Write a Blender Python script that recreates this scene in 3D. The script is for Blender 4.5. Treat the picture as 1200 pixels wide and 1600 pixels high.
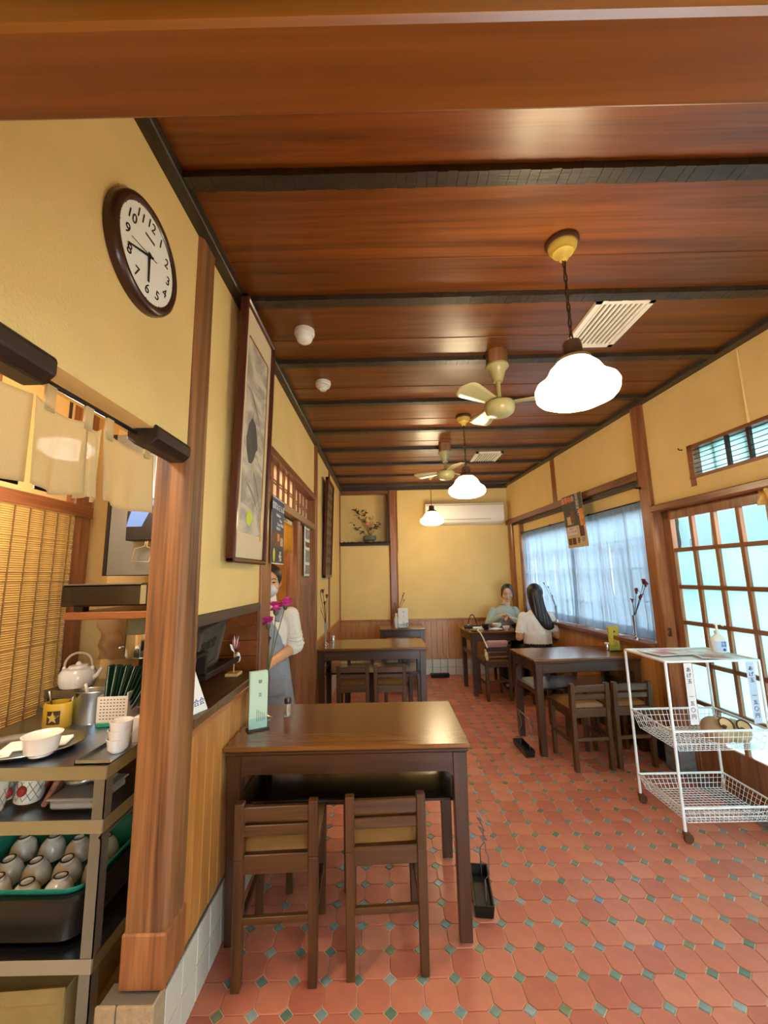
import bpy, bmesh, math, random
from mathutils import Vector, Matrix
random.seed(7)
R_ = math.radians
PI = math.pi
scene = bpy.context.scene
col = scene.collection
for o in list(bpy.data.objects):
    bpy.data.objects.remove(o)

# ------------------------------------------------------------------ camera
F_PX = 641.2349
YAW, PITCH, ROLL, CAM_H = -0.0019, 0.155, -0.0211, 1.3614
def cam_axes():
    cy, sy = math.cos(YAW), math.sin(YAW); cp, sp = math.cos(PITCH), math.sin(PITCH)
    cr, sr = math.cos(ROLL), math.sin(ROLL)
    f = Vector((sy*cp, cy*cp, sp)); r0 = Vector((cy, -sy, 0)); u0 = r0.cross(f)
    return cr*r0 + sr*u0, -sr*r0 + cr*u0, f
c_r, c_u, c_f = cam_axes()
cam_d = bpy.data.cameras.new('camera'); cam = bpy.data.objects.new('camera', cam_d); col.objects.link(cam)
cam_d.sensor_fit = 'HORIZONTAL'; cam_d.sensor_width = 36.0; cam_d.lens = F_PX*36/1200
cam_d.clip_start = 0.03; cam_d.clip_end = 200
cam.matrix_world = Matrix(((c_r.x, c_u.x, -c_f.x, 0), (c_r.y, c_u.y, -c_f.y, 0), (c_r.z, c_u.z, -c_f.z, CAM_H), (0, 0, 0, 1)))
scene.camera = cam

# ------------------------------------------------------------------ world: overcast daylight
world = bpy.data.worlds.new('overcast_sky'); scene.world = world; world.use_nodes = True
bg = world.node_tree.nodes['Background']
bg.inputs['Color'].default_value = (0.88, 0.96, 1.0, 1); bg.inputs['Strength'].default_value = 7.8
vs = scene.view_settings
vs.view_transform = 'Standard'; vs.look = 'None'; vs.gamma = 1.0; vs.exposure = 1.12; vs.use_curve_mapping = False
PENDANT_STRENGTH = 16.0
scene.cycles.use_denoising = True
scene.cycles.max_bounces = 10; scene.cycles.diffuse_bounces = 6; scene.cycles.transparent_max_bounces = 12
scene.cycles.sample_clamp_indirect = 6.0

# ------------------------------------------------------------------ room measures (metres)
TILE = 0.11; TOX, TOY = -0.6162*0.91667, 1.6625*0.91667
CZ = 2.626            # underside of ceiling rails
CP = 2.656            # ceiling boards
XL = -0.664           # left wall face
YB = 5.936            # back wall face
RW0 = 2.2143; RWA = math.atan(0.071)      # right wall: passes (RW0,0), turned by RWA
def rx(y): return RW0 - 0.071*y

# ------------------------------------------------------------------ materials
MATS = {}
def lin(h):
    h = h.lstrip('#'); c = [int(h[i:i+2], 16)/255 for i in (0, 2, 4)]
    return tuple(x/12.92 if x <= .04045 else ((x+.055)/1.055)**2.4 for x in c) + (1,)
def new_mat(name):
    m = bpy.data.materials.new(name); m.use_nodes = True; MATS[name] = m
    nt = m.node_tree; return m, nt, nt.nodes['Principled BSDF'], nt.nodes['Material Output']
def N(nt, t, **kw):
    n = nt.nodes.new(t)
    for k, v in kw.items(): setattr(n, k, v)
    return n
def mat(name, c, rough=.5, metal=0., noise=0., nscale=8., bump=0., bscale=60., coat=0., emit=None, estr=0., trans=0., ior=1.45, spec=.5, sheen=0.):
    m, nt, b, out = new_mat(name); c = lin(c) if isinstance(c, str) else c
    b.inputs['Base Color'].default_value = c; b.inputs['Roughness'].default_value = rough; b.inputs['Metallic'].default_value = metal
    b.inputs['Coat Weight'].default_value = coat; b.inputs['Coat Roughness'].default_value = .15
    b.inputs['Transmission Weight'].default_value = trans; b.inputs['IOR'].default_value = ior
    b.inputs['Specular IOR Level'].default_value = spec; b.inputs['Sheen Weight'].default_value = sheen
    if emit: b.inputs['Emission Color'].default_value = lin(emit) if isinstance(emit, str) else emit; b.inputs['Emission Strength'].default_value = estr
    if noise or bump:
        tc = N(nt, 'ShaderNodeTexCoord')
    if noise:
        n = N(nt, 'ShaderNodeTexNoise'); n.inputs['Scale'].default_value = nscale; n.inputs['Detail'].default_value = 5
        nt.links.new(tc.outputs['Object'], n.inputs['Vector'])
        mp = N(nt, 'ShaderNodeMapRange'); mp.inputs[1].default_value = .3; mp.inputs[2].default_value = .7
        mp.inputs[3].default_value = 1-noise; mp.inputs[4].default_value = 1+noise
        nt.links.new(n.outputs['Fac'], mp.inputs[0])
        mx = N(nt, 'ShaderNodeVectorMath', operation='SCALE'); mx.inputs[0].default_value = c[:3]
        nt.links.new(mp.outputs[0], mx.inputs['Scale']); nt.links.new(mx.outputs[0], b.inputs['Base Color'])
    if bump:
        n2 = N(nt, 'ShaderNodeTexNoise'); n2.inputs['Scale'].default_value = bscale; n2.inputs['Detail'].default_value = 4
        nt.links.new(tc.outputs['Object'], n2.inputs['Vector'])
        bp = N(nt, 'ShaderNodeBump'); bp.inputs['Strength'].default_value = bump; bp.inputs['Distance'].default_value = .01
        nt.links.new(n2.outputs['Fac'], bp.inputs['Height']); nt.links.new(bp.outputs[0], b.inputs['Normal'])
    return m
def wood(name, dark, light, axis='x', fine=26., rough=.35, coat=.2, vary=.12, stretch=1.3, bump=.15):
    """grain runs along axis of the object's own coordinates"""
    m, nt, b, out = new_mat(name)
    tc = N(nt, 'ShaderNodeTexCoord'); oi = N(nt, 'ShaderNodeObjectInfo')
    add = N(nt, 'ShaderNodeVectorMath', operation='ADD'); sc = N(nt, 'ShaderNodeVectorMath', operation='SCALE')
    sc.inputs[0].default_value = (7, 11, 5); nt.links.new(oi.outputs['Random'], sc.inputs['Scale'])
    nt.links.new(tc.outputs['Object'], add.inputs[0]); nt.links.new(sc.outputs[0], add.inputs[1])
    mp = N(nt, 'ShaderNodeMapping'); s = [fine]*3; s['xyz'.index(axis)] = stretch; mp.inputs['Scale'].default_value = s
    nt.links.new(add.outputs[0], mp.inputs['Vector'])
    n = N(nt, 'ShaderNodeTexNoise'); n.inputs['Scale'].default_value = 1.; n.inputs['Detail'].default_value = 7; n.inputs['Distortion'].default_value = 1.2
    nt.links.new(mp.outputs[0], n.inputs['Vector'])
    mp2 = N(nt, 'ShaderNodeMapping'); s2 = [fine*6]*3; s2['xyz'.index(axis)] = stretch*2; mp2.inputs['Scale'].default_value = s2
    nt.links.new(add.outputs[0], mp2.inputs['Vector'])
    n2 = N(nt, 'ShaderNodeTexNoise'); n2.inputs['Scale'].default_value = 1.; n2.inputs['Detail'].default_value = 3
    nt.links.new(mp2.outputs[0], n2.inputs['Vector'])
    mixf = N(nt, 'ShaderNodeMix'); mixf.inputs[0].default_value = .3
    nt.links.new(n.outputs['Fac'], mixf.inputs[2]); nt.links.new(n2.outputs['Fac'], mixf.inputs[3])
    cr = N(nt, 'ShaderNodeValToRGB'); cr.color_ramp.elements[0].position = .33; cr.color_ramp.elements[1].position = .66
    cr.color_ramp.elements[0].color = lin(dark); cr.color_ramp.elements[1].color = lin(light)
    nt.links.new(mixf.outputs[0], cr.inputs[0])
    mr = N(nt, 'ShaderNodeMapRange'); mr.inputs[3].default_value = 1-vary; mr.inputs[4].default_value = 1+vary
    nt.links.new(oi.outputs['Random'], mr.inputs[0])
    vm = N(nt, 'ShaderNodeVectorMath', operation='SCALE'); nt.links.new(cr.outputs[0], vm.inputs[0]); nt.links.new(mr.outputs[0], vm.inputs['Scale'])
    nt.links.new(vm.outputs[0], b.inputs['Base Color'])
    b.inputs['Roughness'].default_value = rough; b.inputs['Coat Weight'].default_value = coat; b.inputs['Coat Roughness'].default_value = .2
    if bump:
        bp = N(nt, 'ShaderNodeBump'); bp.inputs['Strength'].default_value = bump; bp.inputs['Distance'].default_value = .004
        nt.links.new(mixf.outputs[0], bp.inputs['Height']); nt.links.new(bp.outputs[0], b.inputs['Normal'])
    return m
def sheer(name, c, clear=.35, weave=0., wscale=400., through=.75):
    """thin cloth or frosted sheet: lets light through as a real thin sheet does"""
    m, nt, b, out = new_mat(name); c = lin(c) if isinstance(c, str) else c
    nt.nodes.remove(b)
    d = N(nt, 'ShaderNodeBsdfDiffuse'); d.inputs[0].default_value = c
    t = N(nt, 'ShaderNodeBsdfTranslucent'); t.inputs[0].default_value = c
    tr = N(nt, 'ShaderNodeBsdfTransparent')
    m1 = N(nt, 'ShaderNodeMixShader'); m1.inputs[0].default_value = through
    nt.links.new(d.outputs[0], m1.inputs[1]); nt.links.new(t.outputs[0], m1.inputs[2])
    m2 = N(nt, 'ShaderNodeMixShader'); m2.inputs[0].default_value = clear
    nt.links.new(m1.outputs[0], m2.inputs[1]); nt.links.new(tr.outputs[0], m2.inputs[2])
    if weave:
        tc = N(nt, 'ShaderNodeTexCoord'); n = N(nt, 'ShaderNodeTexNoise'); n.inputs['Scale'].default_value = wscale
        nt.links.new(tc.outputs['Object'], n.inputs['Vector'])
        mr = N(nt, 'ShaderNodeMapRange'); mr.inputs[1].default_value = .35; mr.inputs[2].default_value = .65
        mr.inputs[3].default_value = max(0, clear-weave); mr.inputs[4].default_value = clear+weave
        nt.links.new(n.outputs['Fac'], mr.inputs[0]); nt.links.new(mr.outputs[0], m2.inputs[0])
    nt.links.new(m2.outputs[0], out.inputs[0])
    return m
def glass_pane(name, tint=(.9, .97, 1, 1), gloss=.06):
    m, nt, b, out = new_mat(name); nt.nodes.remove(b)
    tr = N(nt, 'ShaderNodeBsdfTransparent'); tr.inputs[0].default_value = tint
    g = N(nt, 'ShaderNodeBsdfGlossy'); g.inputs['Roughness'].default_value = .05
    mx = N(nt, 'ShaderNodeMixShader'); mx.inputs[0].default_value = gloss
    nt.links.new(tr.outputs[0], mx.inputs[1]); nt.links.new(g.outputs[0], mx.inputs[2]); nt.links.new(mx.outputs[0], out.inputs[0])
    return m
def emis(name, c, s):
    m, nt, b, out = new_mat(name); nt.nodes.remove(b)
    e = N(nt, 'ShaderNodeEmission'); e.inputs[0].default_value = lin(c) if isinstance(c, str) else c; e.inputs[1].default_value = s
    nt.links.new(e.outputs[0], out.inputs[0]); return m

mat('plaster', '#e6c684', .9, noise=.05, nscale=3., bump=.25, bscale=140, spec=.2)
wood('ceiling_wood', '#522806', '#864b18', 'x', 20, .36, .15, .2, .8)
wood('rail_wood', '#221a12', '#3a3024', 'x', 30, .45, .1, .1, 6., .6)
wood('rail_wood_y', '#221a12', '#3a3024', 'y', 30, .45, .1, .1, 6., .6)
wood('beam_wood', '#603206', '#864c12', 'x', 20, .4, .15, .05, .8)
wood('post_wood', '#68381c', '#a3683c', 'z', 24, .35, .25, .1, 1.6)
wood('old_post', '#4a2a14', '#a06c3e', 'z', 18, .55, .05, .03, .9, .6)
wood('trim_y', '#64361c', '#945a34', 'y', 24, .35, .25, .1, 1.4)
wood('trim_x', '#64361c', '#945a34', 'x', 24, .35, .25, .1, 1.4)
wood('wainscot', '#a5682c', '#c68a48', 'z', 20, .35, .25, .10, 1.2)
wood('wainscot_dark', '#8a4a24', '#a8683c', 'z', 26, .4, .15, .08, 1.2)
wood('wainscot_h', '#6a300e', '#8a4818', 'y', 26, .4, .15, .1, 1.2)
wood('cap_wood', '#8a4c1c', '#b87636', 'y', 26, .35, .25, .05, 1.2)
wood('table_top', '#5c3315', '#86531f', 'x', 24, .24, .35, .03, 1.0, .05)
wood('table_wood', '#301b0c', '#4a2b14', 'x', 22, .3, .35, .05, 1.5, .1)
wood('table_leg', '#301b0c', '#4a2b14', 'z', 22, .3, .35, .05, 1.5, .1)
mat('black_lacquer', '#15100e', .22, coat=.5)
wood('chair_wood', '#361f0c', '#583614', 'z', 28, .4, .2, .12, 2., .15)
wood('chair_wood_x', '#361f0c', '#5c3916', 'x', 28, .4, .2, .12, 2., .15)
mat('seat_vinyl', '#8a6236', .38, noise=.08, nscale=20)
mat('foot_white', '#d8d4c8', .5)
mat('dark_wood', '#2a1c16', .45, noise=.25, nscale=25)
mat('floor_tile', '#be6f55', .42, noise=.10, nscale=14, bump=.05, bscale=40, coat=.12)
mat('floor_tile_b', '#c6785c', .42, noise=.10, nscale=14, bump=.05, bscale=40, coat=.12)
mat('floor_tile_c', '#b5654e', .42, noise=.10, nscale=14, bump=.05, bscale=40, coat=.12)
mat('grout', '#dcc6aa', .9, noise=.2, nscale=30)
for i, c in enumerate(['#5f7666', '#6f8577', '#7b908a', '#6f8a8e', '#77805f', '#5f88aa', '#8f9c98']):
    mat('dot_%d' % i, c, .4, noise=.15, nscale=40, coat=.1)
mat('white_tile', '#c9c4b6', .3, coat=.2); mat('tile_grout', '#6a6258', .9); mat('stone_tile', '#a08a6c', .8, noise=.12, nscale=40, bump=.4, bscale=90)
mat('stone', '#6a6a66', .8, noise=.2, nscale=30, bump=.4)
mat('black_base', '#1d1c1c', .5, noise=.2)
mat('white_plastic', '#dcd6c8', .4); mat('ac_white', '#f0e8d8', .4); mat('cream_metal', '#b5ad7c', .35, coat=.3); mat('canopy_yellow', '#b9a04a', .4)
mat('brown_metal', '#5a4432', .4, .4); mat('chain_metal', '#4a3826', .4, .8)
mat('steel', '#aab2ba', .28, 1.0, bump=.03, bscale=200); mat('steel_dull', '#848b92', .36, .9); mat('chrome', '#d8d8d8', .1, 1.0)
mat('dark_metal', '#2a2622', .35, .6); mat('white_enamel', '#dfe3e2', .35, coat=.2); mat('rust', '#5a3a26', .6, .3)
mat('black_plastic', '#14110f', .35); mat('green_plastic', '#2c8672', .35); mat('porcelain', '#e4e2da', .18, coat=.4); mat('porcelain_cream', '#dcd6c6', .2, coat=.4)
mat('paper_white', '#eceae2', .8); mat('paper_green', '#c9dcc0', .75); mat('paper_yellow', '#c8b13c', .7); mat('ink', '#1a1714', .8); mat('ink_red', '#b3321e', .7); mat('ink_blue', '#1d47a0', .6)
mat('paper_pink', '#d8cfcf', .8); mat('paper_blue', '#b9c6d8', .8)
mat('black_gloss', '#120e0e', .15, coat=.5)
sheer('curtain', '#9cadbe', .17, .10, 260, through=.46)
sheer('frosted', '#bce4e8', .08)
sheer('noren_cloth', '#d6c498', .06, .05, 500, through=.45)
sheer('noren_yellow', '#d8b95e', .04)
sheer('shoji', '#f2e6d8', .02)
glass_pane('clear_glass')
wood('counter_wood', '#4c3018', '#74502c', 'y', 24, .4, .15, .05, 1.4)
wood('head_wood', '#40342a', '#5c4a38', 'y', 24, .5, .05, .05, 1.4, .4)

# ------------------------------------------------------------------ mesh helpers
class MB:
    def __init__(s): s.v = []; s.f = []
    def add(s, vs, fs, M=None):
        k = len(s.v)
        s.v += [tuple(M @ Vector(v)) for v in vs] if M else [tuple(v) for v in vs]
        s.f += [tuple(i+k for i in f) for f in fs]; return s
    def box(s, x0, x1, y0, y1, z0, z1, M=None):
        vs = [(x, y, z) for z in (z0, z1) for y in (y0, y1) for x in (x0, x1)]
        return s.add(vs, [(0, 2, 3, 1), (4, 5, 7, 6), (0, 1, 5, 4), (1, 3, 7, 5), (3, 2, 6, 7), (2, 0, 4, 6)], M)
    def cbox(s, c, d, M=None):
        return s.box(c[0]-d[0]/2, c[0]+d[0]/2, c[1]-d[1]/2, c[1]+d[1]/2, c[2]-d[2]/2, c[2]+d[2]/2, M)
    def frustum(s, c0, d0, c1, d1):
        """square section tapering from (centre, (dx,dy)) to another"""
        vs = []
        for c, d in ((c0, d0), (c1, d1)):
            vs += [(c[0]+a*d[0]/2, c[1]+b*d[1]/2, c[2]) for b in (-1, 1) for a in (-1, 1)]
        return s.add(vs, [(0, 2, 3, 1), (4, 5, 7, 6), (0, 1, 5, 4), (1, 3, 7, 5), (3, 2, 6, 7), (2, 0, 4, 6)])
    def prism(s, poly, axis, a0, a1, M=None):
        """polygon in the plane of the other two axes (cyclic order), extruded along axis"""
        n = len(poly); vs = []
        for a in (a0, a1):
            for p, q in poly:
                vs.append({'x': (a, p, q), 'y': (p, a, q), 'z': (p, q, a)}[axis])
        fs = [tuple(range(n-1, -1, -1)), tuple(range(n, 2*n))] + [(i, (i+1) % n, n+(i+1) % n, n+i) for i in range(n)]
        return s.add(vs, fs, M)
    def lathe(s, prof, n=24, M=None, c=(0, 0, 0), cap=True, sx=1., sy=1.):
        vs = []; fs = []
        for r, z in prof:
            for i in range(n):
                a = 2*PI*i/n; vs.append((c[0]+r*sx*math.cos(a), c[1]+r*sy*math.sin(a), c[2]+z))
        for j in range(len(prof)-1):
            for i in range(n):
                fs.append((j*n+i, j*n+(i+1) % n, (j+1)*n+(i+1) % n, (j+1)*n+i))
        if cap:
            fs.append(tuple(range(n-1, -1, -1))); fs.append(tuple(range((len(prof)-1)*n, len(prof)*n)))
        return s.add(vs, fs, M)
    def tube(s, pts, r, n=8, closed=False, cap=True):
        pts = [Vector(p) for p in pts]; m = len(pts); rs = r if isinstance(r, (list, tuple)) else [r]*m
        vs = []; fs = []; up = None
        for i, p in enumerate(pts):
            if closed: t = pts[(i+1) % m]-pts[i-1]
            else: t = pts[min(i+1, m-1)]-pts[max(i-1, 0)]
            t.normalize()
            if up is None:
                up = Vector((0, 0, 1)) if abs(t.z) < .9 else Vector((1, 0, 0))
            u = (up - t*up.dot(t)).normalized(); w = t.cross(u); up = u
            for k in range(n):
                a = 2*PI*k/n; vs.append(p + (u*math.cos(a)+w*math.sin(a))*rs[i])
        for j in range(m if closed else m-1):
            for k in range(n):
                a, b = j*n, ((j+1) % m)*n
                fs.append((a+k, a+(k+1) % n, b+(k+1) % n, b+k))
        if not closed and cap:
            fs.append(tuple(range(n-1, -1, -1))); fs.append(tuple(range((m-1)*n, m*n)))
        return s.add(vs, fs)
    def ell(s, c, r, n=14, m=8, M=None):
        if not isinstance(r, (tuple, list)): r = (r, r, r)
        vs = [(c[0], c[1], c[2]-r[2])]; fs = []
        for j in range(1, m):
            t = -PI/2+PI*j/m
            for i in range(n):
                a = 2*PI*i/n; vs.append((c[0]+r[0]*math.cos(t)*math.cos(a), c[1]+r[1]*math.cos(t)*math.sin(a), c[2]+r[2]*math.sin(t)))
        vs.append((c[0], c[1], c[2]+r[2])); L = len(vs)-1
        for i in range(n):
            fs.append((0, 1+(i+1) % n, 1+i)); fs.append((L, 1+(m-2)*n+i, 1+(m-2)*n+(i+1) % n))
        for j in range(m-2):
            for i in range(n):
                a = 1+j*n; fs.append((a+i, a+(i+1) % n, a+n+(i+1) % n, a+n+i))
        return s.add(vs, fs, M)
    def grid(s, fn, nu, nv):
        vs = [fn(i/nu, j/nv) for j in range(nv+1) for i in range(nu+1)]
        fs = [(j*(nu+1)+i, j*(nu+1)+i+1, (j+1)*(nu+1)+i+1, (j+1)*(nu+1)+i) for j in range(nv) for i in range(nu)]
        return s.add(vs, fs)
    def mesh(s, name='mesh', bevel=0., smooth=False, seg=1, fix=True):
        me = bpy.data.meshes.new(name)
        bm = bmesh.new(); vv = [bm.verts.new(v) for v in s.v]
        for f in s.f:
            try: bm.faces.new([vv[i] for i in f])
            except ValueError: pass
        if fix: bmesh.ops.recalc_face_normals(bm, faces=bm.faces)
        if bevel:
            es = [e for e in bm.edges if len(e.link_faces) == 2 and e.calc_face_angle(0) > .6]
            bmesh.ops.bevel(bm, geom=es, offset=bevel, segments=seg, affect='EDGES', profile=.6, clamp_overlap=True)
        bm.to_mesh(me); bm.free()
        if smooth:
            me.shade_smooth(); me.set_sharp_from_angle(angle=R_(42))
        return me
    def build(s, name, m, parent=None, bevel=0., smooth=False, seg=1, loc=None, rot=None, thick=0., kind=None, fix=True):
        return link(name, s.mesh(name, bevel, smooth, seg, fix), m, parent, loc, rot, thick, kind)
def link(name, me, m=None, parent=None, loc=None, rot=None, thick=0., kind=None):
    o = bpy.data.objects.new(name, me); col.objects.link(o)
    if m is not None:
        ms = MATS[m] if isinstance(m, str) else m
        if len(me.materials) == 0: me.materials.append(ms)
        elif me.materials[0] != ms: me.materials[0] = ms
    if parent is not None: o.parent = parent
    if loc is not None: o.location = loc
    if rot is not None: o.rotation_euler = rot
    if thick:
        md = o.modifiers.new('thickness', 'SOLIDIFY'); md.thickness = thick; md.offset = 0
    if kind: o['kind'] = kind
    return o
def box(name, m, b, parent=None, bevel=0., kind=None, loc=None, rot=None):
    return MB().box(*b).build(name, m, parent, bevel=bevel, kind=kind, loc=loc, rot=rot)
def thing(name, label, cat, loc=(0, 0, 0), rz=0., group=None):
    o = bpy.data.objects.new(name, None); col.objects.link(o); o.empty_display_size = .05
    o.location = loc; o.rotation_euler = (0, 0, rz); o['label'] = label; o['category'] = cat
    if group: o['group'] = group
    return o
def tag(o, label, cat, group=None):
    o['label'] = label; o['category'] = cat
    if group: o['group'] = group
    return o
def kids(o): return [c for c in bpy.data.objects if c.parent == o]
def dup(root, loc, rz, label=None):
    r = root.copy(); col.objects.link(r); r.location = loc; r.rotation_euler = (0, 0, rz)
    if label: r['label'] = label
    for ch in kids(root):
        c = ch.copy(); col.objects.link(c); c.parent = r
        for g in kids(ch):
            d = g.copy(); col.objects.link(d); d.parent = c
    return r
def text_mesh(body, size, align='CENTER', extrude=.0006, shear=0., spacing=1.):
    c = bpy.data.curves.new('lettering', 'FONT'); c.body = body; c.size = size; c.align_x = align; c.align_y = 'CENTER'
    c.extrude = extrude; c.shear = shear; c.space_line = spacing; c.resolution_u = 3
    o = bpy.data.objects.new('lettering', c); col.objects.link(o)
    dg = bpy.context.evaluated_depsgraph_get(); dg.update()
    me = bpy.data.meshes.new_from_object(o.evaluated_get(dg))
    bpy.data.objects.remove(o); bpy.data.curves.remove(c); me.materials.clear()
    return me
def text(body, size, m, parent, M, name='lettering', **kw):
    me = text_mesh(body, size, **kw); me.transform(M); return link(name, me, m, parent)
def vtext(body, size, m, parent, M, pitch=1.1, **kw):
    """vertical writing, one column"""
    return text('\n'.join(body), size, m, parent, M, spacing=pitch, **kw)
def frame_M(o, xdir, zdir_up=(0, 0, 1)):
    """matrix that puts lettering (x right, y up) on a plane at o, with x along xdir and y up"""
    x = Vector(xdir).normalized(); y = Vector(zdir_up).normalized(); z = x.cross(y)
    return Matrix(((x.x, y.x, z.x, o[0]), (x.y, y.y, z.y, o[1]), (x.z, y.z, z.z, o[2]), (0, 0, 0, 1)))
def remesh(mb, name, m, parent, voxel=.008, smooth=2, loc=None):
    """one continuous skin over overlapping volumes"""
    me = bpy.data.meshes.new(name); me.from_pydata(mb.v, [], mb.f)
    o = bpy.data.objects.new(name, me); col.objects.link(o)
    md = o.modifiers.new('r', 'REMESH'); md.mode = 'VOXEL'; md.voxel_size = voxel
    if smooth:
        sm = o.modifiers.new('s', 'SMOOTH'); sm.iterations = smooth; sm.factor = .6
    dg = bpy.context.evaluated_depsgraph_get(); dg.update()
    me2 = bpy.data.meshes.new_from_object(o.evaluated_get(dg)); bpy.data.objects.remove(o); bpy.data.meshes.remove(me)
    me2.name = name; me2.shade_smooth(); me2.materials.clear()
    return link(name, me2, m, parent, loc)
def cap_limb(mb, pts, rs, n=12):
    """rounded tapering limb through pts"""
    for i in range(len(pts)-1):
        a, b = Vector(pts[i]), Vector(pts[i+1]); k = 5
        mb.tube([a.lerp(b, t/k) for t in range(k+1)], [rs[i]+(rs[i+1]-rs[i])*t/k for t in range(k+1)], n)
    for p, r in zip(pts, rs): mb.ell(p, r, n, 8)
    return mb
def carve_face(o, M, hx=.060, zc=-.022, hz=.094, y=-.012):
    """open the hair where the face shows"""
    I = M.inverted(); bm = bmesh.new(); bm.from_mesh(o.data)
    kill = [v for v in bm.verts if (lambda p: p.y < y and (p.x/hx)**2+((p.z-zc)/hz)**2 < 1)(I @ v.co)]
    bmesh.ops.delete(bm, geom=kill, context='VERTS'); bm.to_mesh(o.data); bm.free()
def crease(o, fn):
    for v in o.data.vertices: v.co += Vector(fn(v.co))
    o.data.update()

# ================================================================== SETTING
def struct(name, b, m, **kw):
    """b: list of boxes"""
    mb = MB()
    for q in b: mb.box(*q)
    return mb.build(name, m, kind='structure', **kw)

# ---- floor: octagon tiles with small square dots
floor = struct('floor', [(-2.2, 3.2, -1.3, 7.0, -.06, -.004)], 'grout')
h = TILE/2; cut = .225*TILE; g_ = .006*TILE*2.2
def octa():
    a = h-g_; b = h-cut-g_*.2
    pts = [(-a, -b), (-b, -a), (b, -a), (a, -b), (a, b), (b, a), (-b, a), (-a, b)]; q = .0016
    mb = MB(); n = 8
    vs = [(x, y, -.006) for x, y in pts]+[(x, y, -q*.6) for x, y in pts]+[(x*(1-q/h*1.0), y*(1-q/h*1.0), 0) for x, y in pts]
    fs = [tuple(range(16, 24))]
    for L in (0, 8): fs += [(L+i, L+(i+1) % n, L+8+(i+1) % n, L+8+i) for i in range(n)]
    return mb.add(vs, fs)
def diamond():
    a = cut*.80; q = .001; mb = MB(); pts = [(a, 0), (0, a), (-a, 0), (0, -a)]
    vs = [(x, y, -.006) for x, y in pts]+[(x, y, -q*.6) for x, y in pts]+[(x*.96, y*.96, 0) for x, y in pts]
    fs = [(8, 9, 10, 11)]
    for L in (0, 4): fs += [(L+i, L+(i+1) % 4, L+4+(i+1) % 4, L+4+i) for i in range(4)]
    return mb.add(vs, fs)
def px_of(p):
    d = Vector(p)-Vector((0, 0, CAM_H)); z = d.dot(c_f)
    if z < .05: return None
    return 600+F_PX*d.dot(c_r)/z, 800-F_PX*d.dot(c_u)/z, z
def seen_floor(x, y):
    q = px_of((x, y, 0))
    if not q or not (-25 < q[0] < 1225 and -25 < q[1] < 1630): return False
    return True
octs, dots = [], []
for j in range(-26, 42):
    for i in range(-2, 28):
        X, Y = TOX+i*TILE, TOY+j*TILE
        if Y < YB+.02 and XL-.02 < X < rx(Y)+.06: dots.append((X, Y))
        X += h; Y += h
        if Y < YB+.04 and XL-.04 < X < rx(Y)+.07: octs.append((X, Y))
omesh = []
for k in ('floor_tile', 'floor_tile_b', 'floor_tile_c'):
    me = octa().mesh('tile'); me.materials.append(MATS[k]); omesh.append(me)
dmesh = []
for i in range(7):
    me = diamond().mesh('dot_tile'); me.materials.append(MATS['dot_%d' % i]); dmesh.append(me)
dwt = [5, 6, 5, 3, 2, .6, 2]
def lay(lst, meshes, name, weights, maker):
    vis = sorted([p for p in lst if seen_floor(*p)], key=lambda p: p[0]**2*.3+p[1]**2)
    top = set(vis[:300])
    for p in vis[:300]:
        me = random.choices(meshes, weights)[0]
        o = bpy.data.objects.new(name, me); col.objects.link(o); o.parent = floor; o.location = (p[0], p[1], random.uniform(-.0004, .0006))
    for me in meshes:
        me_rest = MB(); me['use'] = 1
    rest = [p for p in lst if p not in top]
    bins = {}
    for p in rest: bins.setdefault(random.choices(range(len(meshes)), weights)[0], []).append(p)
    proto = maker(); mbs = MB(); idx = []
    for k, ps in bins.items():
        for p in ps:
            mbs.add([(v[0]+p[0], v[1]+p[1], v[2]) for v in proto.v], proto.f); idx += [k]*len(proto.f)
    me = mbs.mesh(name+'_field', fix=False)
    for m in meshes: me.materials.append(m.materials[0])
    me.polygons.foreach_set('material_index', idx); me.update()
    o = bpy.data.objects.new(name+'_field', me); col.objects.link(o); o.parent = floor; o['kind'] = 'stuff'
lay(octs, omesh, 'tile', [5, 3, 3], octa)
lay(dots, dmesh, 'dot_tile', dwt, diamond)

# ---- ceiling: boards with dark rails
ceiling = struct('ceiling', [(-2.2, 2.6, -1.3, 6.2, CP+.02, CP+.08)], 'ceiling_wood')
RAILS = [-.6, -.02, .56, 1.148, 1.745, 2.31, 2.90, 3.50, 4.06, 4.62, 5.16, 5.66]
edges = [-1.3]
for a, b in zip([-1.18]+RAILS, RAILS+[6.2]): edges += [b] if b-a < .3 else [a+(b-a)*.62, b]
edges = sorted(set(round(e, 3) for e in edges))
for k, (a, b) in enumerate(zip(edges, edges[1:])):
    dz = .006 if k % 2 else 0.
    MB().box(XL-.1, 2.35, a-.004, b, CP-dz*.6, CP+.02-dz*.2).build('plank', 'ceiling_wood', ceiling, bevel=.0015)
def rail(y, x0=XL, x1=2.3):
    mb = MB(); n = 90; w = .027
    for i in range(n):
        xa, xb = x0+(x1-x0)*i/n, x0+(x1-x0)*(i+1)/n-.0012
        d = random.uniform(-.0016, .0016); e = random.uniform(-.0012, .0012)
        mb.box(xa, xb, y-w+e, y+w+d, CZ+random.uniform(-.001, .0015), CP+.004)
    mb.box(x0, x1, y-w+.002, y+w-.002, CZ+.003, CP+.004)
    return mb.build('rail', 'rail_wood', ceiling)
for y in RAILS:
    rail(y)
box('edge_rail', 'rail_wood_y', (XL-.005, XL+.045, -1.2, YB, CZ-.012, CP+.004), ceiling, .004)
box('edge_rail', 'rail_wood', (XL, 1.9, YB-.05, YB+.01, CZ-.02, CP+.004), ceiling, .003)
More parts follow.
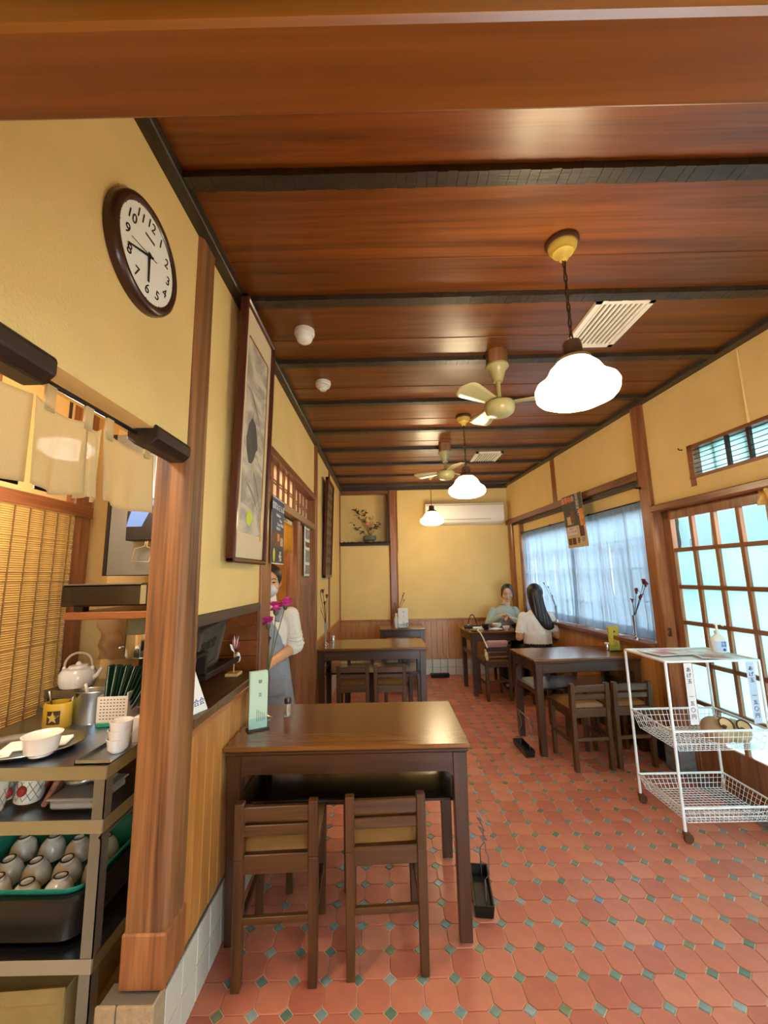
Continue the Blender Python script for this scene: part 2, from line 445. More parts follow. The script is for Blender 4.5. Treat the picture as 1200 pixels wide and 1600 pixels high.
er = box('edge_rail', 'rail_wood_y', (-.06, .01, -1.2, 6.0, CZ-.002, CP+.004), ceiling, .004); er.location = (RW0, 0, 0); er.rotation_euler = (0, 0, RWA)

# ---- left wall
wall_left = struct('wall_left', [
    (XL-.1, XL, .33, 1.337, 1.80, CP+.02), (XL-.1, XL, -1.3, -.35, 0, CP+.02), (XL-.1, XL, -.35, .33, 1.80, CP+.02),
    (XL-.1, XL, 1.44, 2.17, 1.238, CP+.02),
    (XL-.1, XL, 2.27, 3.79, 2.125, CP+.02),
    (XL-.1, XL, 3.89, YB+.1, .60, CP+.02),
    (XL-.1, XL-.012, 3.89, YB+.1, 0, .60), (XL-.10, XL-.012, 1.44, 2.17, 0, .88)], 'plaster')
def post(par, m, b, name='post', bev=.006): return box(name, m, b, par, bev)
# main post: worn, chamfered, standing on a tiled plinth
mb = MB(); x0, x1, y0, y1, c_ = -.765, -.648, 1.332, 1.445, .016
oct_ = [(x0, y0), (x1-c_, y0), (x1, y0+c_), (x1, y1), (x0, y1)]
mb.prism(oct_, 'z', .36, CP)
mb.build('post', 'old_post', wall_left, bevel=.003)
box('post_shoe', 'post_wood', (x0-.006, x1+.006, y0-.006, y1+.004, .235, .375), wall_left, .005)
post(wall_left, 'post_wood', (XL-.1, XL+.016, 2.17, 2.27, 0, CP))
post(wall_left, 'post_wood', (XL-.1, XL+.02, 3.79, 3.89, 0, CP))
post(wall_left, 'post_wood', (XL-.05, XL+.012, 4.76, 4.85, .60, CP))
post(wall_left, 'post_wood', (XL-.05, XL+.014, YB-.03, YB+.02, .60, CP))
post(wall_left, 'post_wood', (XL+.0, XL+.006, 1.372, 1.445, 1.80, CP-.03))
# lower panelling by the front table
nb = 10
for k in range(nb):
    a, b = 1.447+k*(.72/nb), 1.447+(k+1)*(.72/nb)-.0045
    box('board', 'wainscot', (XL-.012, XL+.002+.001*(k % 2), a, b, .215, .868), wall_left, .0015)
box('sill_rail', 'cap_wood', (XL-.012, XL+.014, 1.445, 2.17, .845, .87), wall_left, .004)
box('counter', 'counter_wood', (XL-.12, XL+.022, 1.445, 1.63, .875, .905), wall_left, .002)
box('counter', 'counter_wood', (XL-.24, XL+.022, 1.628, 2.17, .875, .905), wall_left, .004)
box('head_rail', 'head_wood', (XL-.1, XL+.012, 1.445, 2.17, 1.198, 1.24), wall_left, .004)
# recess over the counter
for k in range(9):
    a, b = 1.447+k*.0805, 1.447+(k+1)*.0805-.002; d_ = .12 if k < 2 else .0
    box('back_board', 'wainscot_dark', (XL-.235+d_, XL-.223+d_, a, b, .90, 1.25), wall_left, .001)
for k in range(4):
    box('end_board', 'wainscot_h', (XL-.225, XL, 2.158, 2.172, .905+k*.075, .905+(k+1)*.075-.002), wall_left, .001)
box('recess_top', 'wainscot_dark', (XL-.24, XL-.1, 1.62, 2.17, 1.225, 1.245), wall_left)
box('recess_end', 'dark_wood', (XL-.24, XL-.1, 1.607, 1.622, .90, 1.245), wall_left)
box('recess_end', 'dark_wood', (XL-.12, XL-.1, 1.43, 1.447, .90, 1.245), wall_left)
# tile plinth: courses of square tiles
def tiles(par, m, origin, along, n, rows, size, dims, sx=1):
    pass
def tile_run(par, y0, y1, xface, zt, m='white_tile', rows=2):
    hgt = zt/rows; n = max(1, round((y1-y0)/hgt)); w = (y1-y0)/n
    me = MB().box(-.004, .004, .002, w-.002, .002, hgt-.002).mesh('wall_tile', bevel=.0015); me.materials.append(MATS[m])
    for r in range(rows):
        for i in range(n):
            link('wall_tile', me, m, par, (xface, y0+i*w, r*hgt))
box('plinth', 'tile_grout', (XL-.05, XL+.008, 1.34, 2.17, 0, .213), wall_left)
tile_run(wall_left, 1.36, 2.17, XL+.009, .212)
box('plinth', 'tile_grout', (-.80, XL+.008, 1.30, 1.36, 0, .23), wall_left)
for (a, b) in ((-.81, -.755), (-.752, -.653)):
    box('stone_tile', 'stone_tile', (a, b, 1.292, 1.302, .002, .23), wall_left, .003)
box('stone_tile', 'stone_tile', (XL+.005, XL+.013, 1.295, 1.362, .002, .23), wall_left, .003)
box('plinth', 'tile_grout', (XL-.05, XL+.006, 3.89, YB, 0, .213), wall_left)
tile_run(wall_left, 3.9, YB-.02, XL+.007, .212)
for k in range(26):
    a, b = 3.892+k*.0785, 3.892+(k+1)*.0785-.004
    box('board', 'wainscot', (XL-.012, XL+.004, a, b, .213, .765), wall_left, .0015)
box('sill_rail', 'cap_wood', (XL-.01, XL+.02, 3.89, YB, .76, .785), wall_left, .004)
# doorway jambs and transom
for (a, b, d) in ((2.27, 2.31, .01), (2.318, 2.37, -.002), (2.378, 2.42, -.014), (2.43, 2.475, -.03), (2.485, 2.56, -.045)):
    box('jamb', 'post_wood', (XL-.1, XL+d, a, b, 0, 1.83), wall_left, .003)
box('transom_rail', 'trim_y', (XL-.1, XL+.02, 2.27, 3.79, 2.075, 2.125), wall_left, .004)
box('transom_rail', 'trim_y', (XL-.1, XL+.014, 2.27, 3.79, 1.795, 1.85), wall_left, .004)
def transom(y0, y1, n, d):
    par = wall_left; w = (y1-y0)
    box('transom_frame', 'post_wood', (XL-.04+d, XL-.02+d, y0, y0+.03, 1.85, 2.075), par)
    box('transom_frame', 'post_wood', (XL-.04+d, XL-.02+d, y1-.03, y1, 1.85, 2.075), par)
    pw = (w-.06)/n
    for k in range(n):
        a = y0+.03+k*pw
        box('paper_pane', 'shoji', (XL-.033+d, XL-.030+d, a, a+pw, 1.85, 2.075), par)
        if k: box('bar', 'post_wood', (XL-.04+d, XL-.018+d, a-.017, a+.017, 1.85, 2.075), par, .002)
    for z in (1.955, 1.975): box('thin_bar', 'post_wood', (XL-.038+d, XL-.024+d, y0+.03, y1-.03, z-.004, z+.004), par)
transom(2.28, 3.06, 5, 0); transom(3.03, 3.78, 5, -.025)
# sliding door leaves pushed to the far side of the doorway
post(wall_left, 'post_wood', (XL-.085, XL-.002, 3.115, 3.2, 0, 1.80))
door_2 = struct('door_2', [(XL-.075, XL-.045, 3.2, 3.79, .0, 1.80)], 'post_wood')
for (a, b) in ((3.2, 3.24), (3.40, 3.46), (3.73, 3.79)): box('stile', 'post_wood', (XL-.08, XL-.036, a, b, 0, 1.80), door_2, .004)
for k in range(5): box('reed', 'post_wood', (XL-.046, XL-.036, 3.48+k*.05, 3.51+k*.05, .1, 1.3), door_2, .003)

# ---- back wall
wall_back = struct('wall_back', [
    (.11, 1.95, YB, YB+.1, .6, CP+.02), (XL-.1, .11, YB, YB+.1, .6, 1.80), (XL-.1, .11, YB+.22, YB+.3, 1.7, CP+.02),
    (XL-.12, XL-.02, YB, YB+.3, 1.7, CP+.02), (.085, .18, YB, YB+.3, 1.7, CP+.02), (XL-.1, .11, YB, YB+.3, 2.60, CP+.02),
    (XL-.1, 1.95, YB+.012, YB+.1, 0, .62)], 'plaster')
post(wall_back, 'post_wood', (.052, .172, YB-.03, YB+.05, .62, CP), bev=.02)
box('niche_beam', 'trim_x', (XL, .055, YB-.012, YB+.06, 2.555, CZ), wall_back, .003)
box('niche_frame', 'dark_wood', (.018, .054, YB+.0, YB+.05, 1.85, 2.56), wall_back, .003)
box('niche_frame', 'dark_wood', (XL, XL+.014, YB-.004, YB+.03, 1.85, 2.56), wall_back, .002)
mb = MB()
mb.box(XL+.002, .07, YB-.035, YB+.22, 1.80, 1.838)
for k in range(26):
    x = XL+.012+k*.0285; r = random.uniform(.013, .018)
    mb.ell((x, YB-.037, 1.842+random.uniform(-.004, .004)), (r*1.1, .014, r), 8, 6)
mb.build('niche_shelf', 'dark_wood', wall_back, smooth=True)
xs = XL+.005
k = 0
while xs < 1.80:
    box('board', 'wainscot', (xs, xs+.0755, YB-.005, YB+.012, .213, .735), wall_back, .0015); xs += .0795
box('sill_rail', 'cap_wood', (XL+.01, 1.80, YB-.02, YB+.012, .735, .76), wall_back, .004)
box('plinth', 'tile_grout', (XL, 1.80, YB-.004, YB+.012, 0, .213), wall_back)
me = MB().box(.002, .102, -.008, 0, .002, .104).mesh('wall_tile', bevel=.0015); me.materials.append(MATS['white_tile'])
for r in range(2):
    for i in range(23): link('wall_tile', me, 'white_tile', wall_back, (XL+.01+i*.106, YB-.004, r*.106))

# ---- right wall (its own frame: local x = 0 is the room face, room at x < 0, local y runs along the wall)
def rstruct(name, bs, m):
    o = struct(name, bs, m); o.location = (RW0, 0, 0); o.rotation_euler = (0, 0, RWA); return o
T_ = .13
wall_right = rstruct('wall_right', [
    (0, T_, 2.66, 3.02, 1.83, CP+.02), (0, T_, -1.3, 2.66, 2.165, CP+.02), (0, T_, -1.3, 1.50, 1.83, 2.165), (0, T_, 1.5, 2.66, 1.83, 1.955),
    (0, T_, -1.3, .60, 0, 1.83), (0, T_, 3.12, 6.1, 2.118, CP+.02),
    (.06, T_, 3.12, 5.62, 1.895, 2.118), (0, T_, 5.58, 6.1, .6, 2.118), (.012, T_, 3.12, 6.1, .2, .80)], 'plaster')
W = wall_right
box('post', 'post_wood', (-.035, T_+.02, 3.015, 3.128, .0, CP), W, .012)
box('post', 'post_wood', (-.008, .04, 4.455, 4.545, 2.1, CP), W, .005)
box('post', 'post_wood', (-.035, .06, 5.77, 5.90, .62, 2.13), W, .012)
box('lintel', 'trim_y', (-.045, T_, -1.3, 3.02, 1.785, 1.832), W, .006)
box('lintel', 'trim_y', (-.045, .08, 3.12, 5.95, 2.055, 2.12), W, .006)
box('lintel_groove', 'dark_wood', (-.02, .08, 3.12, 5.80, 2.025, 2.056), W, .003)
box('stone_footing', 'stone', (-.07, .10, 2.97, 3.13, 0, .19), W, .015)
box('black_plinth', 'black_base', (-.01, T_, 3.13, 6.0, 0, .205), W, .004)
box('threshold', 'stone', (-.06, T_, .60, 2.98, -.002, .03), W, .006)
for k in range(33):
    a = 3.13+k*.0795
    box('board', 'wainscot', (-.006, .012, a, a+.0775, .205, .79), W, .0015)
box('window_sill', 'trim_y', (-.075, T_, 3.125, 5.75, .80, .832), W, .005)
box('sill_rail', 'cap_wood', (-.02, .0, 3.125, 5.9, .765, .80), W, .003)
box('window_jamb', 'post_wood', (-.0, T_, 5.565, 5.60, .83, 2.03), W, .003)
# window behind the sheer curtain
window_1 = rstruct('window_1', [(.085, .115, 3.13, 3.18, .83, 1.90), (.085, .115, 5.52, 5.57, .83, 1.90), (.085, .115, 3.13, 5.57, .83, .88), (.085, .115, 3.13, 5.57, 1.855, 1.90), (.085, .115, 4.32, 4.38, .83, 1.9)], 'trim_y')
for y in (3.52, 3.92, 4.76, 5.14): box('muntin', 'trim_y', (.092, .108, y-.008, y+.008, .88, 1.86), window_1)
for z in (1.12, 1.38, 1.62): box('muntin', 'trim_y', (.092, .108, 3.18, 5.52, z-.008, z+.008), window_1)
box('glass', 'clear_glass', (.099, .101, 3.18, 5.52, .88, 1.86), window_1)
# high slatted window over the entrance
window_2 = rstruct('window_2', [(-.004, .06, 2.62, 2.66, 1.90, 2.175), (-.004, .06, 1.5, 2.66, 2.15, 2.172), (-.008, .06, 1.5, 2.66, 1.948, 1.968)], 'trim_y')
for y in (2.375, 2.235, 2.08, 1.92, 1.76, 1.6): box('post', 'dark_wood', (-.002, .02, y-.008, y+.008, 1.955, 2.165), window_2)
for k in range(6):
    z = 1.985+k*.03; box('wire_bar', 'dark_wood', (.004, .009, 1.5, 2.62, z-.0022, z+.0022), window_2)
box('glass', 'frosted', (.05, .053, 1.5, 2.64, 1.96, 2.16), window_2)
for y in (2.52, 2.30, 2.14): box('mullion', 'dark_wood', (.06, .085, y-.012, y+.012, 1.955, 2.165), window_2)
# entrance: lattice sliding doors
def sliding(name, ya, yb, lx):
    d = rstruct(name, [(lx, lx+.032, ya, ya+.0, 0, 0)], 'trim_y') if 0 else None
    mb = MB(); t = .034
    mb.box(lx, lx+t, yb-.075, yb, .03, 1.785); mb.box(lx, lx+t, ya, ya+.02, .03, 1.785)
    mb.box(lx, lx+t, ya, yb, 1.72, 1.785); mb.box(lx+.004, lx+t-.004, ya, yb, .03, .285)
    o = mb.build(name, 'post_wood', kind='structure', bevel=.003); o.location = (RW0, 0, 0); o.rotation_euler = (0, 0, RWA)
    ys = [ya+.02+(yb-ya-.095)*k/4 for k in range(5)]; zs = [.285, .495, .75, 1.005, 1.245, 1.5, 1.72]
    for y in ys[1:4]: box('mullion', 'post_wood', (lx+.003, lx+t-.003, y-.013, y+.013, .285, 1.72), o, .002)
    for z in zs[1:6]: box('rail', 'trim_y', (lx+.003, lx+t-.003, ya+.02, yb-.075, z-.013, z+.013), o, .002)
    for i in range(4):
        for j in range(6):
            box('pane', 'clear_glass' if j == 5 else 'frosted', (lx+.022, lx+.025, ys[i]+.006, ys[i+1]-.006, zs[j]+.006, zs[j+1]-.006), o)
    return o
door_1 = sliding('door_1', 2.215, 3.0, .03)
door_3 = sliding('door_3', 1.42, 2.225, .075)
added_door = sliding('added_door', .60, 1.43, .03)  # unseen glazed leaf, added to let more daylight onto floor and left wall

# ---- lintel over the way in, with plaster above it, and the wall behind the camera
wall_front = struct('wall_front', [(XL-.1, 2.4, .275, .325, 1.9, CP+.02), (-2.2, .35, -1.1, -1.0, 0, CP+.02), (.35, 2.4, -1.1, -1.0, 1.86, CP+.02)], 'plaster')
box('lintel', 'beam_wood', (XL-.1, 2.2, .262, .332, 1.80, 1.90), wall_front, .004)
box('lintel_moulding', 'beam_wood', (XL-.1, 2.2, .252, .264, 1.845, 1.90), wall_front, .003)

# glazed entrance behind the camera
door_5 = MB().box(.34, 2.3, -1.06, -1.02, 1.80, 1.86).box(.34, 2.3, -1.06, -1.02, .0, .30).box(.34, .40, -1.06, -1.02, 0, 1.86).box(2.22, 2.28, -1.06, -1.02, 0, 1.86).build('door_5', 'post_wood', kind='structure')
for k in range(1, 5): box('mullion', 'post_wood', (.35+k*.385-.02, .35+k*.385+.02, -1.055, -1.025, .3, 1.8), door_5)
for z in (.8, 1.3): box('rail', 'trim_x', (.36, 2.28, -1.055, -1.025, z-.015, z+.015), door_5)
box('glass', 'clear_glass', (.36, 2.28, -1.042, -1.038, .3, 1.8), door_5)

# ---- kitchen and corridor shells behind the left wall
wall_kitchen = struct('wall_kitchen', [(-1.75, -1.65, -1.3, 2.5, 0, 2.5), (-1.75, XL-.24, 2.45, 2.55, 0, 2.5), (-1.75, XL-.24, -.9, -.8, 0, 2.5),
    (-1.75, -1.65, 2.55, 5.0, 0, 2.5), (-1.7, XL-.1, 4.95, 5.05, 0, 2.5), (-1.75, XL-.1, -1.3, 5.05, 2.42, 2.5)], 'plaster')
K = wall_kitchen
box('post', 'post_wood', (-1.66, -1.60, 2.085, 2.21, 0, 2.4), K, .005)
box('post', 'post_wood', (-1.66, -1.60, 1.56, 1.62, 1.74, 2.4), K, .005)
box('header', 'trim_y', (-1.66, -1.59, .4, 2.21, 1.70, 1.765), K, .005)
for (a, b) in ((1.66, 1.80), (1.88, 2.04)): box('vent_hole', 'black_lacquer', (-1.655, -1.648, a, b, 1.80, 1.86), K, .02)
box('post', 'dark_wood', (-1.66, -1.56, 3.62, 3.74, 0, 2.4), K, .005)
box('partition', 'wainscot', (-1.5, -1.44, 3.0, 3.6, 0, 2.1), K, .005)

# ================================================================== TABLES
ZT = .707
def make_table(label, L, D, loc, rz=0., group='dark wooden dining tables', shelf=True):
    t = thing('dining_table', label, 'table', loc, rz, group); a, b = L/2, D/2; lw = .056
    MB().box(-a, a, -b, b, ZT-.018, ZT).build('tabletop', 'table_top', t, bevel=.004)
    MB().box(-a+.008, a-.008, -b+.008, b-.008, ZT-.034, ZT-.018).build('edge_moulding', 'table_wood', t, bevel=.004)
    i = .014; la, lb = a-i, b-i; z0, z1 = ZT-.105, ZT-.034; q = .035
    def arch(u0, u1):
        p = [(u0, z1), (u0, z0-q)]
        p += [(u0+q*(1-math.cos(k*PI/8)), z0-q+q*math.sin(k*PI/8)) for k in range(5)]
        p += [(u1-q*(1-math.cos(k*PI/8)), z0-q+q*math.sin(k*PI/8)) for k in range(4, -1, -1)]
        p += [(u1, z0-q), (u1, z1)]; return p
    for s in (-1, 1):
        y = s*lb; MB().prism(arch(-la+lw, la-lw), 'y', min(y, y-s*.026), max(y, y-s*.026)).build('apron', 'table_wood', t, bevel=.002)
        x = s*la; MB().prism(arch(-lb+lw, lb-lw), 'x', min(x, x-s*.026), max(x, x-s*.026)).build('apron', 'table_wood', t, bevel=.002)
    for sx in (-1, 1):
        for sy in (-1, 1):
            cx, cy = sx*(la-lw/2), sy*(lb-lw/2)
            l = MB().frustum((cx-sx*.003, cy-sy*.003, .008), (lw*.84, lw*.84), (cx, cy, z1), (lw, lw)).build('leg', 'table_leg', t, bevel=.003)
            MB().lathe([(.012, 0), (.012, .009)], 10, c=(cx-sx*.003, cy-sy*.003, 0)).build('glide', 'foot_white', l)
    if shelf: MB().box(-la+.03, la-.03, -lb+.07, lb-.03, .462, .476).build('shelf', 'black_lacquer', t, bevel=.003)
    for s in (-1, 1):
        MB().box(s*(la-.02)-.011, s*(la-.02)+.011, -lb+lw-.01, lb-lw+.01, .435, .475).build('stretcher', 'table_leg', t, bevel=.002)
    return t
make_table('dark wooden dining table with the pink carnations, beside the recessed wall shelf', .972, .557, (-.17, 2.008, 0))
make_table('dark wooden dining table with a steel vase of small red flowers, past the doorway', 1.02, .56, (-.145, 4.21, 0))
make_table('short reddish brown table standing against the back wall panelling under the round post', .575, .50, (.19, 5.55, 0))
def RL(u, lx):
    """point from the right wall frame (distance along wall, local x) to the room"""
    c, s = math.cos(RWA), math.sin(RWA); return (RW0+lx*c-u*s, lx*s+u*c)
TRc = (1.11+.435*math.cos(RWA)-.25*math.sin(RWA), 3.27+.435*math.sin(RWA)+.25*math.cos(RWA))
make_table('dark wooden dining table with the yellow menu card, by the window sill', .87, .50, (TRc[0], TRc[1], 0), RWA)
TBc = (.945+.425*math.cos(RWA)-.26*math.sin(RWA), 4.84+.425*math.sin(RWA)+.26*math.cos(RWA))
make_table('dark wooden dining table where two women are eating, laden with bowls', .85, .52, (TBc[0], TBc[1], 0), RWA, shelf=False)

# ================================================================== CHAIRS (origin at middle of the rear legs, facing +y)
def make_chair():
    t = thing('dining_chair', '', 'chair', group='low dark wooden chairs with vinyl seats')
    w, d = .29, .33; p = .034
    for s in (-1, 1):
        x = s*(w/2-p/2)
        MB().frustum((x, .005, 0), (p*.9, .036), (x, .0, .40), (p, .04)).frustum((x, 0, .40), (p, .04), (x, -.012, .582), (p*.95, .034)).build('rear_leg', 'chair_wood', t, bevel=.003)
        MB().frustum((x, d-.02, 0), (p*.85, p*.85), (x, d-.02, .40), (p, p)).build('front_leg', 'chair_wood', t, bevel=.003)
        MB().box(x-.009, x+.009, .02, d-.03, .355, .405).build('side_rail', 'chair_wood', t, bevel=.002)
        MB().box(x-.008, x+.008, .02, d-.03, .165, .19).build('stretcher', 'chair_wood', t, bevel=.002)
    xi = w/2-p+.004
    MB().box(-xi, xi, -.020, .0, .520, .567).build('back_slat', 'chair_wood_x', t, bevel=.003)
    MB().box(-xi, xi, -.014, .006, .470, .506).build('back_slat', 'chair_wood_x', t, bevel=.003)
    MB().box(-xi, xi, -.012, .012, .352, .412).build('back_rail', 'chair_wood_x', t, bevel=.002)
    MB().box(-xi, xi, d-.034, d-.012, .355, .405).build('front_rail', 'chair_wood_x', t, bevel=.002)
    MB().box(-xi, xi, -.008, .010, .195, .218).build('stretcher', 'chair_wood_x', t, bevel=.002)
    mb = MB()
    def pad(u, v):
        e = max(abs(2*u-1), abs(2*v-1)); k = (1-e**6)
        return (-w/2+.006+u*(w-.012), .012+v*(d-.012), .408+.030*k)
    mb.grid(pad, 12, 12); mb.box(-w/2+.006, w/2-.006, .012, d, .402, .409)
    MB.build(mb, 'seat', 'seat_vinyl', t, smooth=True)
    return t
ch0 = make_chair()
CH = []
def chair(x, y, rz, label, first=[True]):
    if first[0]:
        first[0] = False; ch0.location = (x, y, 0); ch0.rotation_euler = (0, 0, rz); ch0['label'] = label; CH.append(ch0); return ch0
    CH.append(dup(ch0, (x, y, 0), rz, label)); return CH[-1]
chair(-.405, 1.607, .05, 'low wooden chair with brown vinyl seat at the carnation table, nearest the panelled wall')
chair(-.022, 1.640, .055, 'low wooden chair with brown vinyl seat at the carnation table, nearest the open floor')
chair(-.325, 2.345, PI, 'low wooden chair pushed under the far side of the carnation table')
chair(-.315, 3.83, .02, 'low wooden chair at the table past the doorway, nearest the wall')
chair(.015, 3.82, .0, 'low wooden chair at the table past the doorway, nearest the aisle')
chair(.10, 4.68, PI, 'low wooden chair on the back-wall side of the table past the doorway, nearest the aisle')
chair(-.30, 4.70, PI, 'low wooden chair on the back-wall side of the table past the doorway, nearest the wall')
chair(.30, 5.08, .1, 'low wooden chair at the short table against the back wall')
chair(1.418, 3.085, RWA+.01, 'low wooden chair at the table with the yellow menu card, nearest the aisle')
chair(1.735, 3.115, RWA, 'low wooden chair at the table with the yellow menu card, nearest the window')
chair(1.60, 3.99, PI+RWA, 'low wooden chair on the far side of the table with the yellow menu card')
chair(1.205, 4.70, RWA, 'low wooden chair with a pink bag hung on its back')
chair(1.66, 4.565, RWA, 'low wooden chair under the woman in the white blouse')
chair(1.53, 5.64, PI+RWA, 'low wooden chair under the woman in the pale green sweater')

# ================================================================== UMBRELLA STANDS (drip tray with a bent wire)
def umbrella_stand(loc, rz, label, L=.24, wire=1):
    t = thing('umbrella_stand', label, 'umbrella stand', loc, rz, 'umbrella stands by the tables')
    w = .068; mb = MB()
    mb.box(-w/2, w/2, 0, L, .004, .012)
    for s in (-1, 1): mb.add([(s*w/2, 0, .004), (s*(w/2+.006), -.006, .05), (s*(w/2+.006), L+.006, .05), (s*w/2, L, .004), (s*(w/2-.006), 0, .004), (s*(w/2), 0, .05), (s*w/2, L, .05), (s*(w/2-.006), L, .004)], [(0, 1, 2, 3), (7, 6, 5, 4), (1, 5, 6, 2), (0, 4, 5, 1), (3, 2, 6, 7)])
    for y, e in ((0, -1), (L, 1)): mb.add([(-w/2, y, .004), (w/2, y, .004), (w/2+.006, y+e*.006, .05), (-w/2-.006, y+e*.006, .05), (-w/2, y-e*.006, .004), (w/2, y-e*.006, .004), (w/2, y, .05), (-w/2, y, .05)], [(0, 1, 2, 3), (7, 6, 5, 4), (3, 2, 6, 7)])
    mb.build('tray', 'dark_metal', t)
    z = [(0.0, .006), (0.0, .13), (.018, .15), (.018, .215), (.008, .235), (.008, .262), (-.012, .29)]
    for y in (.02, L-.02):
        MB().tube([(.01+a, y, b) for a, b in z], .0028, 6).build('wire', 'steel_dull', t, smooth=True)
    n = 6; pts = []
    for k in range(n+1):
        pts.append((-.002+.03*(k % 2), .02+(L-.04)*k/n, .29-.035*(k % 2)))
    MB().tube(pts, .0024, 6).build('divider', 'steel_dull', t, smooth=True)
    return t
umbrella_stand((.365, 1.87, 0), -.12, 'black drip tray umbrella stand with wire, by the carnation table leg')
umbrella_stand((1.045, 3.31, 0), .06, 'black drip tray umbrella stand with bent wire, by the yellow menu table leg')
umbrella_stand((.575, 5.80, 0), -PI/2, 'black drip tray umbrella stand with wire, by the tiled back wall base')

# ================================================================== PENDANT LAMPS
lamp_glass = None
def lamp_material():
    m, nt, b, out = new_mat('lamp_shade'); nt.nodes.remove(b)
    e = N(nt, 'ShaderNodeEmission'); e.inputs[0].default_value = (1.0, .79, .47, 1); e.inputs[1].default_value = PENDANT_STRENGTH
    nt.links.new(e.outputs[0], out.inputs[0])
lamp_material()
def pendant(x, y, ztop, label, chain=True):
    t = thing('pendant_lamp', label, 'lamp', (x, y, CP), 0, 'pendant lamps with white glass shades')
    MB().lathe([(.062, 0), (.064, -.012), (.058, -.022)], 28).build('rose_plate', 'brown_metal', t, smooth=True)
    MB().lathe([(.055, -.02), (.052, -.034), (.042, -.044), (.04, -.052), (.024, -.062), (.018, -.078), (.012, -.084)], 28).build('canopy', 'canopy_yellow', t, smooth=True)
    zs = ztop-CP
    if chain:
        n = int((-.08-zs)/.030); me = []
        a, bq = .006, .021
        for k in range(2):
            mb = MB(); pts = []
            for i in range(14):
                th = 2*PI*i/14; u, v = a*math.cos(th), bq*math.sin(th)*1.05
                pts.append((u, 0, v) if k == 0 else (0, u, v))
            mb.tube(pts, .0022, 6, closed=True); q = mb.mesh('link', smooth=True); q.materials.append(MATS['chain_metal']); me.append(q)
        st = (-.08-zs)/n
        for i in range(n): link('chain_link', me[i % 2], 'chain_metal', t, (0, 0, -.08-(i+.5)*st))
        pts = [(0.004*math.sin(i*.9), .004*math.cos(i*.9), -.08-(-.08-zs)*i/24) for i in range(25)]
        MB().tube(pts, .0028, 6).build('cord', 'brown_metal', t, smooth=True)
    else:
        MB().tube([(0, 0, -.08), (0, 0, zs)], .004, 8).build('cord', 'brown_metal', t)
    MB().lathe([(.008, .006), (.03, .0), (.034, -.02), (.034, -.05), (.05, -.06), (.062, -.072), (.062, -.09), (.056, -.09)], 28, c=(0, 0, zs)).build('shade_holder', 'brown_metal', t, smooth=True)
    # petalled bell shade
    prof = [(.054, -.072), (.070, -.088), (.092, -.110), (.105, -.135), (.122, -.155), (.146, -.170), (.155, -.190), (.152, -.210), (.135, -.228), (.105, -.241), (.06, -.250), (.012, -.253)]
    def fn(u, v):
        i = v*(len(prof)-1); k = min(int(i), len(prof)-2); f = i-k
        r = prof[k][0]*(1-f)+prof[k+1][0]*f; z = prof[k][1]*(1-f)+prof[k+1][1]*f
        r *= .95; th = 2*PI*u; amt = max(0, min(1, (-z-.1)/.08)); r *= 1+.014*amt*math.cos(8*th)
        return (r*math.cos(th), r*math.sin(th), zs+z)
    MB().grid(fn, 48, 22).build('glass_shade', 'lamp_shade', t, smooth=True)
    return t
pendant(.725, 1.446, 2.225, 'pendant lamp with glowing white petal shade, hung beside the large slatted ceiling vent')
pendant(.665, 3.234, 2.22, 'pendant lamp with glowing white petal shade, hung between the two ceiling fans')
pendant(.595, 5.158, 2.235, 'pendant lamp with glowing white petal shade, hung in front of the air conditioner', chain=False)

# ================================================================== CEILING FANS
def fan(x, y, angs, label, zm=2.30):
    t = thing('ceiling_fan', label, 'ceiling fan', (x, y, CP), 0, 'cream ceiling fans')
    d = zm-CP
    MB().lathe([(.062, 0), (.062, -.085), (.058, -.092)], 24).build('mount_block', 'old_post', t, smooth=True)
    MB().lathe([(.066, -.088), (.068, -.10), (.060, -.108), (.047, -.125), (.038, -.155), (.03, -.18), (.026, -.19)], 24).build('canopy', 'cream_metal', t, smooth=True)
    MB().lathe([(.013, -.185), (.013, d+.03)], 14).build('rod', 'cream_metal', t, smooth=True)
    MB().lathe([(.02, .06), (.03, .05), (.075, .04), (.085, .028), (.085, .0), (.078, -.022), (.06, -.038), (.02, -.045)], 28, c=(0, 0, d)).build('motor', 'cream_metal', t, smooth=True)
    MB().lathe([(.045, .052), (.06, .048), (.06, .040)], 24, c=(0, 0, d)).build('blade_hub', 'dark_metal', t, smooth=True)
    def bl(u, v):
        r = .075+u*.27; w = .036+.03*min(1, u*1.4)
        if u > .8: w *= math.sqrt(max(.02, 1-((u-.8)/.2)**2))
        s = (v-.5)*2*w; return (r, s, .034+s*.20+.004*math.sin(v*PI))
    for a in angs:
        MB().grid(bl, 14, 4).build('blade', 'cream_metal', t, smooth=True, rot=(0, 0, a), loc=(0, 0, d), thick=.004)
    return t
fan(.677, 2.253, (R_(100), R_(220), R_(342)), 'cream three-blade ceiling fan hung next to the large slatted vent')
fan(.611, 3.95, (R_(150), R_(285), R_(35)), 'cream three-blade ceiling fan hung near the small slatted vent', 2.33)

